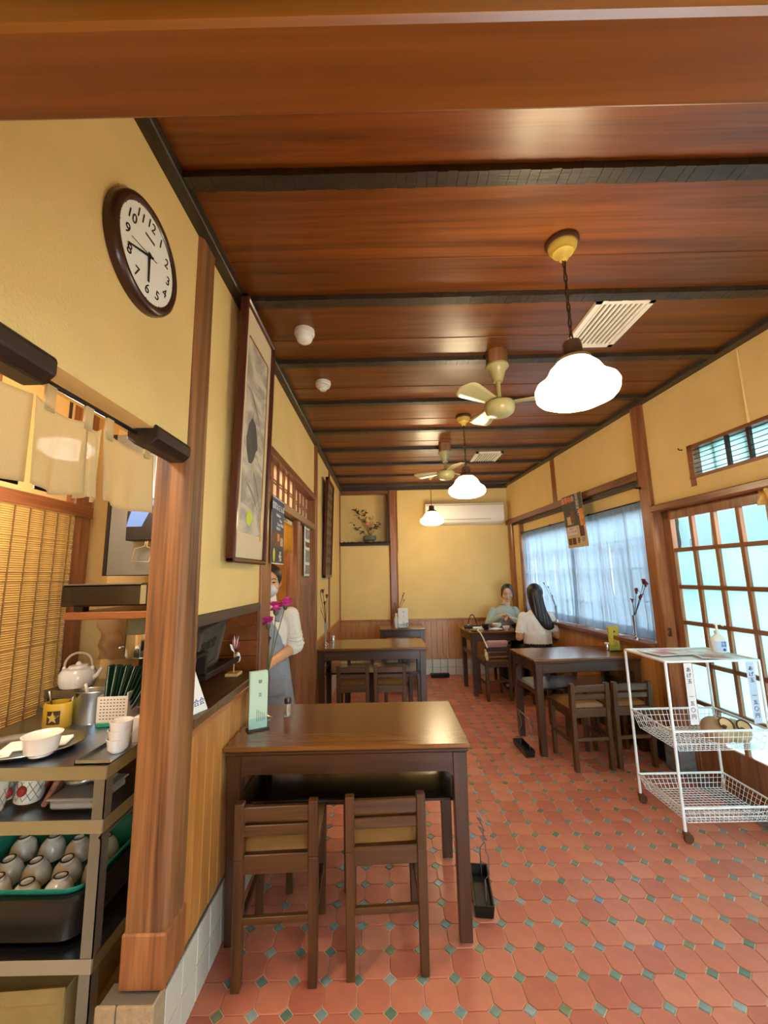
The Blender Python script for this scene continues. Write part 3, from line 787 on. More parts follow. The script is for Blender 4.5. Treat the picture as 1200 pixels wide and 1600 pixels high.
# ================================================================== CEILING DETECTORS AND VENTS
t = thing('heat_detector', 'white domed ceiling detector above the framed ink painting', 'detector', (-.405, 2.0, CP))
MB().lathe([(.052, 0), (.054, -.02), (.050, -.03)], 28).build('base', 'white_plastic', t, smooth=True)
MB().lathe([(.044, -.028), (.044, -.045), (.036, -.062), (.02, -.072), (.004, -.075)], 28).build('dome', 'porcelain', t, smooth=True)
t = thing('smoke_detector', 'white stepped ceiling smoke detector near the transom window', 'detector', (-.395, 2.585, CP))
MB().lathe([(.05, 0), (.052, -.016), (.05, -.024)], 28).build('base', 'white_plastic', t, smooth=True)
MB().lathe([(.043, -.022), (.044, -.036), (.034, -.044)], 28).build('housing', 'white_plastic', t, smooth=True)
MB().lathe([(.03, -.044), (.028, -.05), (.022, -.053), (.02, -.06), (.004, -.063)], 24).build('sensor_cap', 'porcelain', t, smooth=True)
def vent(x0, x1, y0, y1, label, n):
    t = thing('ceiling_vent', label, 'vent', ((x0+x1)/2, (y0+y1)/2, CP), 0, 'slatted ceiling vents')
    a, b = (x1-x0)/2, (y1-y0)/2; fr = .026
    mb = MB(); mb.box(-a, a, -b, -b+fr, -.016, 0); mb.box(-a, a, b-fr, b, -.016, 0); mb.box(-a, -a+fr, -b, b, -.016, 0); mb.box(a-fr, a, -b, b, -.016, 0)
    mb.build('frame', 'ac_white', t)
    box('backing', 'dark_metal', (-a+.01, a-.01, -b+.01, b-.01, -.004, -.001), t)
    for k in range(n):
        x = -a+fr+(2*a-2*fr)*(k+.5)/n
        box('slat', 'ac_white', (x-.0062, x+.0062, -b+fr, b-fr, -.013, -.004), t)
    return t
vent(1.045, 1.325, 1.79, 2.20, 'large cream slatted ceiling vent behind the biggest pendant lamp', 9)
vent(.995, 1.285, 4.25, 4.66, 'small far cream slatted ceiling vent near the back wall', 9)

# ================================================================== AIR CONDITIONER
t = thing('air_conditioner', 'long cream wall air conditioner high on the back wall', 'air conditioner', (1.13, YB, 2.07))
mb = MB(); pr = [(0, 0), (-.10, 0), (-.175, .03), (-.195, .07), (-.20, .26), (-.19, .29), (0, .30)]
mb.prism(pr, 'x', -.555, .555); mb.build('casing', 'ac_white', t, bevel=.008, seg=2, smooth=True)
MB().box(-.545, .545, -.2035, -.198, .262, .266).build('panel_seam', 'brown_metal', t)
MB().prism([(-.204, .055), (-.182, .02), (-.179, .022), (-.201, .057)], 'x', -.42, .36).build('louvre', 'ac_white', t)
MB().box(-.42, .36, -.2035, -.199, .060, .063).build('louvre_seam', 'dark_metal', t)
MB().tube([(.57, .0, .26), (.60, 0, .24), (.62, -.005, .0)], .012, 8).build('pipe_cover', 'plaster', t, smooth=True)

# ================================================================== CLOCK on the left wall
t = thing('wall_clock', 'round wall clock with brown rim and white dial on the plaster wall', 'clock', (XL, 1.014, 2.252), 0)
# local: x out of wall, y along wall (towards the back = viewer's right), z up
MR = Matrix(((0, 0, 1, 0), (1, 0, 0, 0), (0, 1, 0, 0), (0, 0, 0, 1)))   # lathe axis -> x
rr = .154
MB().lathe([(rr, 0), (rr, .014), (rr-.004, .024), (rr-.012, .030), (rr-.020, .030), (rr-.027, .024)], 56, M=MR, cap=False).build('rim', 'rim_brown' if 'rim_brown' in MATS else mat('rim_brown', '#3a1d14', .3, coat=.4), t, smooth=True)
MB().lathe([(.001, .0235), (rr-.028, .0235), (rr-.028, .0)], 56, M=MR).build('dial', 'paper_white', t)
CM = lambda y, z, x=.0245: frame_M((x, y, z), (0, 1, 0))
for k in range(1, 13):
    a = 2*PI*k/12; text(str(k), .041, 'ink', t, CM(.097*math.sin(a), .097*math.cos(a)), name='numeral', shear=.15)
for k in range(60):
    if k % 5 == 0:
        a = 2*PI*k/60; MB().lathe([(.0018, .0236), (.0018, .0246)], 8, M=MR @ Matrix.Translation((.126*math.sin(a), .126*math.cos(a), 0))).build('minute_mark', 'ink', t)
mb = MB()
for k in range(60):
    a = 2*PI*k/60; mb.lathe([(.0007, .0236), (.0007, .0242)], 6, M=MR @ Matrix.Translation((.126*math.sin(a), .126*math.cos(a), 0)))
mb.build('minute_dots', 'ink', t, kind='stuff')
box('maker_mark', 'brown_metal', (.0236, .0245, -.022, .022, .052, .058), t)
def hand(name, ang, L, w, x, back=.018):
    a = R_(ang); M = Matrix.Rotation(-a, 4, 'X')
    MB().add([(x, -w, -back), (x, w, -back), (x, w*.6, L), (x, -w*.6, L), (x+.0012, -w, -back), (x+.0012, w, -back), (x+.0012, w*.6, L), (x+.0012, -w*.6, L)], [(0, 1, 2, 3), (7, 6, 5, 4), (0, 4, 5, 1), (1, 5, 6, 2), (2, 6, 7, 3), (3, 7, 4, 0)], M).build(name, 'ink', t)
hand('minute_hand', -112, .10, .0035, .027); hand('hour_hand', 177, .075, .0048, .0255, .012); hand('second_hand', -98, .085, .0009, .0285, .03)
MB().lathe([(.006, .025), (.005, .031)], 14, M=MR).build('pivot', 'ink', t)

# ================================================================== FRAMED INK PAINTING between the posts (leans out at the top)
def painting_mat():
    m, nt, b, out = new_mat('painting'); b.inputs['Roughness'].default_value = .85
    tc = N(nt, 'ShaderNodeTexCoord'); mp = N(nt, 'ShaderNodeMapping'); mp.inputs['Rotation'].default_value = (.7, 0, 0); mp.inputs['Scale'].default_value = (1, 2.4, 6)
    n = N(nt, 'ShaderNodeTexNoise'); n.inputs['Scale'].default_value = 1.5; n.inputs['Detail'].default_value = 4; n.inputs['Distortion'].default_value = 1.6
    cr = N(nt, 'ShaderNodeValToRGB'); cr.color_ramp.elements[0].position = .40; cr.color_ramp.elements[1].position = .60
    cr.color_ramp.elements[0].color = lin('#a0968a'); cr.color_ramp.elements[1].color = lin('#cfc2ad')
    nt.links.new(tc.outputs['Object'], mp.inputs[0]); nt.links.new(mp.outputs[0], n.inputs['Vector']); nt.links.new(n.outputs['Fac'], cr.inputs[0]); nt.links.new(cr.outputs[0], b.inputs['Base Color'])
t = thing('framed_painting', 'tall framed ink painting with pale mount and dark red frame', 'picture', (XL+.022, 1.875, 1.43))
HH, WW = 1.19, .455; t.rotation_euler = (0, R_(1.2), 0)
mat('frame_red', '#4a1a12', .3, coat=.4); mat('mount', '#d9c4a0', .8); mat('silk', '#b9aa94', .8, noise=.12, nscale=6); mat('ink_wash', '#8c8378', .85, noise=.2, nscale=18); painting_mat(); mat('gold', '#c89a3a', .3, .7); mat('sticker', '#c9d63a', .7)
for b in ((0, .035, -WW/2, -WW/2+.022, 0, HH), (0, .035, WW/2-.022, WW/2, 0, HH), (0, .035, -WW/2, WW/2, 0, .022), (0, .035, -WW/2, WW/2, HH-.022, HH)): box('frame_bar', 'frame_red', b, t, .006)
box('mount', 'mount', (.006, .016, -WW/2+.02, WW/2-.02, .02, HH-.02), t)
px0, px1, pz0, pz1 = -.14, .15, .135, 1.035
box('painted_panel', 'painting', (.016, .018, px0, px1, pz0, pz1), t)
for b in ((.016, .021, px1-.004, px1+.004, pz0-.02, pz1), (.016, .021, px0, px1, pz1-.004, pz1+.004)): box('gold_edge', 'gold', b, t)
# washes: cloud strokes and a crouching robed figure
def wash(pts, w, name='brush_stroke', m='ink_wash'):
    mb = MB(); L = len(pts); vs = []
    for i, (y, z) in enumerate(pts):
        y2, z2 = pts[min(i+1, L-1)]; y1, z1 = pts[max(i-1, 0)]; dy, dz = y2-y1, z2-z1; q = math.hypot(dy, dz) or 1
        ww = w*math.sin(PI*(i+.4)/(L-.2)); vs += [(.0185, y-dz/q*ww, z+dy/q*ww), (.0185, y+dz/q*ww, z-dy/q*ww)]
    mb.add(vs, [(2*i, 2*i+1, 2*i+3, 2*i+2) for i in range(L-1)]); return mb.build(name, m, t, thick=.0006)
def arc(y, z, a, b, k=9): return [(y+a*(i/(k-1)), z-b*(i/(k-1))**1.7) for i in range(k)]
for (y, z, a, b, w) in ((-.12, .80, .20, .15, .008), (-.02, .43, .13, .15, .008), (-.10, .36, .18, .10, .007)):
    wash(arc(y, z, a, b), w)
mat('ink_dark', '#5a5450', .85, noise=.2, nscale=12)
mb = MB(); robe = [(-.10, .50), (-.115, .56), (-.09, .63), (-.05, .675), (0, .66), (.03, .60), (.045, .55), (.02, .53), (.0, .49), (-.03, .46), (-.07, .455)]
mb.prism(robe, 'x', .0182, .0190); mb.build('robed_figure', 'ink_dark', t)
MB().prism([(.03, .60), (.10, .585), (.115, .60), (.05, .64)], 'x', .0182, .0191).build('pale_limb', 'silk', t); MB().prism([(-.03, .675), (-.04, .71), (-.02, .725), (-.005, .70), (-.01, .67)], 'x', .0182, .0191).build('pale_limb', 'silk', t); MB().prism([(-.04, .46), (-.02, .39), (0, .42), (.0, .47)], 'x', .0182, .0191).build('pale_limb', 'silk', t)
mb = MB(); mb.prism([(-.028+.032*math.cos(a)*(1+.25*math.sin(2*a+1)), .205+.036*math.sin(a)) for a in [2*PI*i/14 for i in range(14)]], 'x', .0195, .0202); mb.build('yellow_note', 'sticker', t)

# ================================================================== TALL FRAMED CALLIGRAPHY past the doorway
t = thing('framed_calligraphy', 'tall narrow dark framed calligraphy hung past the doorway', 'picture', (XL+.014, 4.50, 1.36)); t.rotation_euler = (0, R_(1.6), 0)
HH, WW = 1.06, .50; mat('old_paper', '#6e5a36', .7, noise=.2, nscale=10)
for b in ((0, .03, -WW/2, -WW/2+.03, 0, HH), (0, .03, WW/2-.03, WW/2, 0, HH), (0, .03, -WW/2, WW/2, 0, .03), (0, .03, -WW/2, WW/2, HH-.03, HH)): box('frame_bar', 'frame_red', b, t, .004)
box('sheet', 'old_paper', (.008, .014, -WW/2+.025, WW/2-.025, .025, HH-.025), t)
for k in range(3):
    for j in range(9):
        z = .94-j*.1; y = -.13+k*.13
        wash_pts = [(y-.025, z+.02), (y+.01, z+.015), (y+.02, z-.02), (y-.015, z-.025)]
        MB().tube([(.0145, p, q) for p, q in wash_pts], .004, 5).build('brush_stroke', 'ink', t)
MB().tube([(.01, -.1, HH), (0, -.02, HH+.09), (.01, .1, HH)], .002, 6).build('cord', 'chain_metal', t)

# ================================================================== SHEER CURTAINS on the window
def rthing(name, label, cat, u, lx, z, group=None):
    p = RL(u, lx); return thing(name, label, cat, (p[0], p[1], z), RWA, group)
def sheer_curtain(u0, u1, label, seed):
    t = rthing('sheer_curtain', label, 'curtain', (u0+u1)/2, .03, .842, 'sheer white window curtains')
    rnd = random.Random(seed); L = u1-u0; H = 1.055
    ph = [rnd.uniform(0, 6.28) for _ in range(6)]
    def wave(s): return .011*math.sin(s*62+ph[0]+1.6*math.sin(s*7+ph[1]))+.007*math.sin(s*121+ph[2])+.008*math.sin(s*23+ph[3])
    def cl(u, v):
        s = u*L; skew = .02*math.sin(v*3+u*5)*(1-v)
        return (wave(s+skew)*(.55+.6*(1-v))*(1 if v < .95 else .5), -L/2+s+.010*math.sin(s*40+ph[4])*(1-v)-.05*(1-v)*math.sin(u*PI), v*H)
    MB().grid(cl, int(L*170), 12).build('cloth', 'curtain', t, smooth=True)
    def hd(u, v): s = u*L; return (wave(s)*.6-.002, -L/2+s, H-.055+v*.055)
    MB().grid(hd, int(L*170), 1).build('heading', 'curtain', t, smooth=True)
    def hm(u, v): s = u*L; p = cl(u, v*.07); return (p[0]-.002, p[1], p[2])
    MB().grid(hm, int(L*170), 1).build('hem', 'curtain', t, smooth=True)
    return t
sheer_curtain(3.135, 4.30, 'sheer white curtain panel behind the red flowers on the window sill', 3)
sheer_curtain(4.27, 5.55, 'sheer white curtain panel behind the woman in the white blouse', 8)
t = rthing('curtain_rod', 'thin dark curtain rod along the top of the window', 'curtain rod', 4.33, .02, 1.90)
MB().tube([(0, -1.2, 0), (0, 1.22, 0)], .006, 8).build('rod', 'dark_metal', t)
for y in (-1.19, -.4, .4, 1.2): MB().box(-.004, .05, y-.008, y+.008, -.008, .012).build('bracket', 'dark_metal', t)

# ================================================================== POSTERS AND HANGINGS
mat('poster_dark', '#3b3a36', .6, noise=.5, nscale=22); mat('poster_tan', '#cbb083', .65, noise=.1, nscale=15); mat('poster_orange', '#d8893a', .6, noise=.25, nscale=30); mat('poster_navy', '#2a3a63', .55, noise=.2, nscale=8); mat('poster_brown', '#6a4026', .6, noise=.5, nscale=40); mat('poster_grey', '#8d8a86', .7, noise=.5, nscale=60); mat('poster_maroon', '#5a2a2e', .6, noise=.5, nscale=50)
t = rthing('event_poster', 'event poster with red title hung from the window lintel', 'poster', 4.02, -.052, 1.60); t.rotation_euler = (0, R_(-3.5), RWA)
w, hgt = .37, .52
def patch(par, m, y0, y1, z0, z1, x=-.0016, name='printed_picture'): return box(name, m, (x-.0008, x, y0, y1, z0, z1), par)
box('sheet', 'poster_tan', (-.0012, 0, -w/2, w/2, 0, hgt), t)
# viewed from the room: local +y is to the viewer's left
patch(t, 'poster_dark', -w/2+.004, w/2-.004, .21, hgt-.002)
patch(t, 'poster_tan', .02, .13, .23, .31, -.0026); patch(t, 'poster_brown', -.02, .06, .235, .36, -.0028); patch(t, 'poster_orange', -w/2+.01, -w/2+.085, .20, .36, -.003); patch(t, 'poster_grey', -.12, -.07, .36, .50, -.003)
patch(t, 'ink_red', -.02, w/2-.01, hgt-.075, hgt-.01, -.0026, 'title_band')
RM = lambda y, z, x: frame_M((x, y, z), (0, -1, 0))
text('浅草の会', .062, 'paper_tan' if 'paper_tan' in MATS else mat('paper_tan', '#e8c8a0', .7), t, RM(.075, hgt-.045, -.0032), name='title')
vtext('のこころ', .058, 'paper_tan', t, RM(-.095, .42, -.0042), name='title')
patch(t, 'paper_pink', -.02, .15, .125, .2, -.0022); text('六・七月公演', .026, 'ink_red', t, RM(.065, .155, -.0030)); text('演芸まつり', .018, 'ink', t, RM(.065, .185, -.0030))
patch(t, 'poster_maroon', -.15, -.07, .10, .21, -.0026); patch(t, 'poster_brown', .095, .16, .03, .095); patch(t, 'poster_maroon', .02, .085, .03, .095); patch(t, 'poster_grey', -.14, -.09, .05, .09)
text('会場\n入場券\n電話', .018, 'ink', t, RM(-.03, .065, -.0024))

t = thing('blue_poster', 'narrow dark blue poster with photographs pinned to the doorway jamb', 'poster', (XL+.022, 2.445, 1.445))
box('sheet', 'poster_navy', (0, .0012, -.135, .135, 0, .39), t)
LM = lambda y, z, x=.0022: frame_M((x, y, z), (0, 1, 0))
pl = lambda m, y0, y1, z0, z1, x=.002: box('printed_picture', m, (x-.0006, x, y0, y1, z0, z1), t)
pl('paper_white', -.133, .133, .384, .389); pl('poster_brown', -.125, .125, .10, .19); pl('poster_orange', -.02, .03, .135, .18, .0026); pl('poster_tan', .05, .11, .11, .16, .0026); pl('poster_dark', -.13, .13, .005, .09); pl('paper_white', -.133, .133, .0, .005)
text('浅草おさんぽ', .046, 'paper_white', t, LM(0, .335), name='title')
text('Asakusa', .03, 'paper_white', t, LM(0, .29)); text('Tokyo', .024, 'paper_white', t, LM(.05, .262)); text('Street Walk', .028, 'paper_white', t, LM(.045, .235)); text('下町ガイド', .02, 'paper_white', t, LM(0, .208))
text('浅草\n観光の\nご案内', .02, 'paper_white', t, LM(.05, .045))
MB().prism([(-.09+.02*math.cos(a), .05+.04*math.sin(a)) for a in [2*PI*i/16 for i in range(16)]], 'x', .0022, .003).build('yellow_note', 'sticker', t)

t = thing('hand_towel', 'printed hand towel hung on the sliding door of the doorway', 'towel', (XL-.028, 3.58, 1.375))
def tw(u, v): return (.006+.004*math.sin(u*9), -.115+u*.23, v*.455)
MB().grid(tw, 16, 8).build('cloth', 'paper_white', t, smooth=True, thick=.002)
for (a, b, m) in ((.0, .09, 'poster_grey'), (.10, .22, 'poster_grey'), (.23, .29, 'poster_brown'), (.30, .40, 'poster_grey')):
    MB().grid(lambda u, v, a=a, b=b: (.0085+.004*math.sin((.1+u*.8)*9), -.115+(.1+u*.8)*.23, a+.02+v*(b-a-.015)), 10, 2).build('print', m, t, smooth=True)
box('clip', 'dark_metal', (0, .012, -.02, .02, .445, .462), t)

# ================================================================== NOREN over the kitchen hatch
t = thing('noren_curtain', 'beige linen noren hung across the kitchen opening under the clock', 'curtain', (XL-.05, .8, 1.56))
def pan(y0, y1, seed, lo=0., drop=.012):
    rnd = random.Random(seed); a, b, c = rnd.uniform(0, 6), rnd.uniform(0, 6), rnd.uniform(.006, .014)
    def f(u, v):
        sag = .014*math.sin(PI*u); y = y0+(y1-y0)*u
        return (c*math.sin(u*6+a)*(1.1-v)+.006*math.sin(u*15+b)*(1-v), y-.8, lo+v*(.185-lo)-sag*(v**3)+.004*math.sin(u*7+a)*(1-v))
    return MB().grid(f, 24, 14).build('linen_panel', 'noren_cloth', t, smooth=True, thick=.0012)
pan(.05, .40, 1); pan(.405, .79, 2); pan(.795, .945, 3, -.004); pan(.938, .995, 6, .0); pan(1.0, 1.225, 4, .0)
for y in (.25, .60, .83, .945, 1.02, 1.19):
    MB().box(-.004, .004, y-.8-.013, y-.8+.013, .165, .228).build('hanging_loop', 'noren_cloth', t, bevel=.001)
MB().tube([(0, -.9, .226), (0, .54, .226)], .006, 8).build('rod', 'dark_metal', t)
def stub(name, y0, y1, label):
    o = thing(name, label, 'beam', (XL, (y0+y1)/2, 1.80)); L = (y1-y0)/2
    pr = [(-.075, -.03), (-.05, -.05), (-.005, -.05), (.016, -.030), (.016, 0.0), (.008, .010), (.0015, .010), (.0015, -.001), (-.075, -.001)]
    MB().prism(pr, 'y', -L, L).build('log', 'dark_wood', o, bevel=.004); return o
stub('log_stub', 1.13, 1.33, 'short black hewn log end under the plaster, against the worn post')
stub('log_stub', .0, .765, 'long black hewn log under the plaster, away from the worn post')

# noren inside the doorway
t = thing('noren_curtain', 'yellow noren with a printed band hung inside the doorway', 'curtain', (XL-.045, 2.86, 1.55))
for k in range(3):
    y0 = -.26+k*.165
    def f(u, v, y0=y0, k=k): return (.012*math.sin(u*7+k)*(1.1-v), y0+u*.168, v*.205+.008*math.sin(u*5+k)*(1-v))
    MB().grid(f, 14, 6).build('cloth_panel', 'noren_yellow', t, smooth=True, thick=.0015)
box('printed_band', 'paper_tan', (-.002, .002, -.27, .24, .205, .235), t)
text('そ ば 処 の れ ん', .026, 'ink', t, frame_M((.0028, -.01, .221), (0, 1, 0)))
MB().tube([(0, -.29, .238), (0, .25, .238)], .006, 8).build('rod', 'dark_metal', t)

# ================================================================== VASES AND CUT FLOWERS
def vase(x, y, z, label, hgt=.20, group='slim steel bud vases'):
    t = thing('bud_vase', label, 'vase', (x, y, z), 0, group)
    MB().lathe([(.030, 0), (.030, .004), (.012, .014), (.0075, .024)], 20).build('foot', 'chrome', t, smooth=True)
    MB().lathe([(.007, .022), (.010, hgt*.5), (.0145, hgt*.97), (.0155, hgt), (.0135, hgt), (.009, hgt*.6)], 20, cap=False).build('body', 'steel', t, smooth=True)
    return t
mat('stem_green', '#4a5a34', .6); mat('stem_dark', '#3a3428', .6); mat('carnation_pink', '#d8489c', .7, noise=.3, nscale=60); mat('carnation_light', '#e08ab8', .7); mat('bloom_red', '#7a1c20', .7, noise=.2, nscale=60); mat('bloom_wine', '#5e2028', .7)
RED1 = ['tallest small red flower past the doorway, leaning to the wall', 'second tallest small red flower past the doorway, upright', 'small red flower past the doorway leaning to the aisle', 'lower small red flower past the doorway', 'lowest unopened red bud past the doorway']
RED2 = ['highest red flower on the window sill, beside the post', 'red flower just below the highest on the window sill', 'dark red flower on the window sill with a long straight stem', 'drooping dark red flower on the window sill', 'shortest unopened red bud on the window sill']
RED3 = ['highest withered bud by the round back post', 'second withered bud by the round back post', 'lower withered bud leaning over the white menu card', 'lowest withered bud leaning to the wall niche side']
RED4 = ['highest wine red bud on the sill behind the person in white', 'middle wine red bud on the sill behind the person in white', 'lowest wine red bud on the sill behind the person in white']
def flower(x, y, z0, tip, m, label, cat='flower', size=.022, stem='stem_green', petals=14, group=None, bend=.01):
    if size > .03: petals = 30
    t = thing('cut_flower', label, cat, (x, y, z0), 0, group); T = Vector(tip)-Vector((x, y, z0))
    pts = [Vector((0, 0, 0)).lerp(T, k/6)+Vector((bend*math.sin(k/6*PI), 0, .5*bend*math.sin(k/6*PI))) for k in range(7)]
    MB().tube(pts, .0022, 6).build('stem', stem, t, smooth=True)
    d = (pts[-1]-pts[-2]).normalized()
    MB().ell(pts[-1]-d*.004, (size*.34, size*.34, size*.55), 8, 6).build('calyx', stem, t, smooth=True)
    rnd = random.Random(int(x*1000+tip[2]*777)); mb = MB(); c = pts[-1]+d*size*.45
    for k in range(petals):
        a = 2*PI*k/petals+rnd.uniform(-.2, .2); up = rnd.uniform(-.55, 1.1); L = size*rnd.uniform(.75, 1.05)
        u = Vector((math.cos(a), math.sin(a), up)).normalized(); s = Vector((-math.sin(a), math.cos(a), 0))*L*.42
        p0, p1, p2 = c, c+u*L*.6, c+u*L+Vector((0, 0, L*.18*rnd.uniform(-1, 1)))
        mb.add([p0-s*.2, p0+s*.2, p1+s, p1-s, p2+s*.8, p2-s*.8], [(0, 1, 2, 3), (3, 2, 4, 5)])
    mb.ell(c, size*.45, 8, 6)
    mb.build('bloom', m, t, kind='stuff')
    return t
vase(-.585, 2.07, ZT, 'slim steel bud vase half hidden by the pale green menu card')
g = 'pink carnations on the front table'
vz = ZT+.19
flower(-.583, 2.07, vz, (-.583, 2.07, 1.138), 'carnation_pink', 'lowest of the three pink carnations', size=.034, group=g, bend=.004)
flower(-.587, 2.068, vz, (-.547, 2.07, 1.205), 'carnation_pink', 'wide pink carnation in the middle height of the vase', size=.040, group=g)
flower(-.583, 2.073, vz, (-.502, 2.08, 1.228), 'carnation_pink', 'tallest of the three pink carnations', size=.036, group=g, bend=-.004)
flower(-.58, 2.066, vz, (-.572, 2.06, 1.07), 'bloom_wine', 'small unopened bud below the pink carnations', size=.011, petals=6, bend=-.006)
vase(-.612, 4.20, ZT, 'slim steel bud vase on the table past the doorway', .21)
for k, (tx, tz) in enumerate(((-.668, 1.215), (-.640, 1.22), (-.602, 1.17), (-.625, 1.10), (-.668, 1.045))):
    flower(-.612, 4.20, ZT+.19, (tx, 4.19+.01*k, tz), 'bloom_red', RED1[k], size=.026 if k < 4 else .016, stem='stem_dark', petals=9, group='small red flowers past the doorway', bend=.004)
# small white glazed vase on the short back table
t = thing('bud_vase', 'small white glazed bud vase behind the menu card on the short table', 'vase', (.118, 5.42, ZT))
MB().lathe([(.022, 0), (.03, .03), (.034, .07), (.026, .12), (.012, .15), (.014, .18), (.011, .18)], 18).build('body', 'porcelain', t, smooth=True)
for k, (tx, tz) in enumerate(((.222, 1.13), (.208, 1.105), (.222, 1.045), (.10, 1.0))):
    flower(.118, 5.42, ZT+.17, (tx, 5.41, tz), 'bloom_wine', RED3[k], size=.014, stem='stem_dark', petals=7, group='withered buds on the short table')
def sillp(u, lx=-.03): p = RL(u, lx); return p
sx, sy = sillp(3.345)
vase(sx, sy, .832, 'slim steel bud vase on the window sill near the entrance', .185)
for k, (u, z) in enumerate(((3.19, 1.275), (3.17, 1.255), (3.285, 1.20), (3.25, 1.155), (3.345, 1.125))):
    p = sillp(u); flower(sx, sy, 1.0, (p[0], p[1], z), 'bloom_red', RED2[k], size=.027 if k < 4 else .018, stem='stem_dark', petals=10, group='red flowers on the window sill', bend=.003)
sx, sy = sillp(4.64)
vase(sx, sy, .832, 'slim steel bud vase on the sill behind the woman in the white blouse', .17)
for k, (u, z) in enumerate(((4.88, 1.235), (4.78, 1.195), (4.70, 1.10))):
    p = sillp(u); flower(sx, sy, .99, (p[0], p[1], z), 'bloom_wine', RED4[k], size=.016, stem='stem_dark', petals=7, group='wine red buds on the far sill', bend=.002)

# ================================================================== MENU CARDS
def menu_card(x, y, rz, m, label, w=.075, hgt=.235, second=True, txt='献立'):
    t = thing('menu_card', label, 'menu', (x, y, ZT), rz, 'folded menu cards on the tables')
    # local: card faces -y
    MB().box(-w/2-.008, w/2+.008, -.022, .028, 0, .006).build('stand_base', 'black_plastic', t, bevel=.001)
    box('front_leaf', m, (-w/2, w/2, -.0022, -.0010, .006, hgt), t)
    if second:
        o = MB().box(-w/2, w/2, 0, .0012, .006, hgt).build('rear_leaf', m, t, loc=(0, .004, 0)); o.rotation_euler = (R_(-4), 0, 0)
    FM = lambda a, z: frame_M((a, -.0028, z), (1, 0, 0))
    for k, c in enumerate(txt): text(c, .017, 'ink', t, FM(.006, hgt-.045-.055*k))
    for k in range(5):
        box('print_line', 'ink', (-.006+.008*k-.0008, -.006+.008*k+.0008, -.0028, -.0024, .035, .035+.05*(1-.1*k)), t)
    MB().box(-w/2, w/2, -.0055, -.0040, .006, .05).build('clear_holder', 'clear_glass', t)
    return t
menu_card(-.578, 1.925, R_(30), 'paper_green', 'pale green folded menu card on the front table by the carnations', .078, .245)
menu_card(.205, 5.36, 0., 'paper_white', 'white menu card on the short table against the back wall', .125, .245)
menu_card(1.892, 3.56, R_(6), 'paper_yellow', 'yellow menu card on the table by the window sill', .088, .20)

# ================================================================== SMALL TABLE THINGS
t = thing('toothpick_jar', 'ribbed glass toothpick jar with brown lid on the front table', 'jar', (-.488, 2.10, ZT))
glass_pane('thick_glass', (.93, .93, .9, 1), .3); mat('toothpick', '#c99a62', .6)
mb = MB(); 
def rib(u, v):
    th = 2*PI*u; r = (.0195-.0035*v)*(1+.05*math.cos(12*th)); return (r*math.cos(th), r*math.sin(th), .002+v*.058)
mb.grid(rib, 72, 3); mb.build('glass', 'thick_glass', t, smooth=True)
MB().lathe([(.0165, .058), (.0175, .062), (.0175, .078), (.015, .083)], 20).build('lid', 'rim_brown', t, smooth=True)
for k in range(12):
    a = k*2.4; r = .003+.0008*k; MB().tube([(r*math.cos(a), r*math.sin(a), .004), (r*1.2*math.cos(a+.3), r*1.2*math.sin(a+.3), .055)], .0011, 5).build('toothpick', 'toothpick', t)
t = thing('salt_shaker', 'small glass salt shaker with steel cap on the table past the doorway', 'shaker', (-.545, 4.27, ZT))
MB().lathe([(.020, 0), (.022, .03), (.018, .055)], 16).build('glass', 'thick_glass', t, smooth=True); MB().lathe([(.019, .055), (.019, .068), (.012, .076)], 16).build('cap', 'steel', t, smooth=True)
t = thing('small_jar', 'small clear glass jar beside the yellow menu card', 'jar', (1.835, 3.575, ZT))
MB().lathe([(.018, 0), (.02, .035), (.017, .055)], 16).build('glass', 'thick_glass', t, smooth=True); MB().lathe([(.018, .055), (.018, .066)], 16).build('lid', 'white_plastic', t, smooth=True)
t = thing('small_jar', 'small clear glass jar beside the white menu card on the short table', 'jar', (.26, 5.335, ZT))
MB().lathe([(.018, 0), (.02, .035), (.017, .055)], 16).build('glass', 'thick_glass', t, smooth=True); MB().lathe([(.018, .055), (.018, .07)], 16).build('lid', 'steel', t, smooth=True)

# ---- meal of the two women
def bowl(x, y, r, hgt, m, label, z=ZT, food=None, group='bowls of the two women\'s meal'):
    t = thing('bowl', label, 'bowl', (x, y, z), 0, group)
    MB().lathe([(r*.45, 0), (r*.45, .006), (r*.62, .012), (r*.92, hgt*.6), (r, hgt), (r-.004, hgt), (r*.86, hgt*.6), (r*.4, .014), (.001, .012)], 24, cap=False).build('body', m, t, smooth=True)
    if food: MB().lathe([(.001, hgt*.75), (r*.86, hgt*.72), (r*.86, hgt*.7)], 20).build('contents', food, t, smooth=True)
    return t
mat('broth', '#5a3a1c', .25); mat('rice', '#e6e0d2', .8, bump=.5, bscale=200); mat('green_leaf', '#5a7a4a', .6)
bowl(1.175, 5.05, .055, .062, 'black_gloss', 'black lacquer bowl beside the dark bag strap', food='broth')
bowl(1.53, 5.02, .058, .068, 'black_gloss', 'black lacquer bowl by the sleeve of the woman in white', food='broth')
bowl(1.40, 4.99, .042, .045, 'porcelain_cream', 'small cream porcelain bowl beside the black lacquer bowl', food='rice')
bowl(1.34, 5.18, .06, .055, 'porcelain', 'wide white bowl in front of the woman in green', food='rice')
t = thing('plate', 'flat white dish in the middle of the women\'s table', 'plate', (1.27, 4.98, ZT))
MB().lathe([(.04, 0), (.045, .006), (.075, .016), (.078, .018), (.074, .019), (.04, .009), (.001, .008)], 24, cap=False).build('body', 'porcelain', t, smooth=True); MB().ell((.0, .0, .018), (.045, .035, .012), 12, 6).build('contents', 'rice', t, smooth=True)
t = thing('plate', 'small green dish at the aisle end of the women\'s table', 'plate', (1.03, 4.97, ZT))
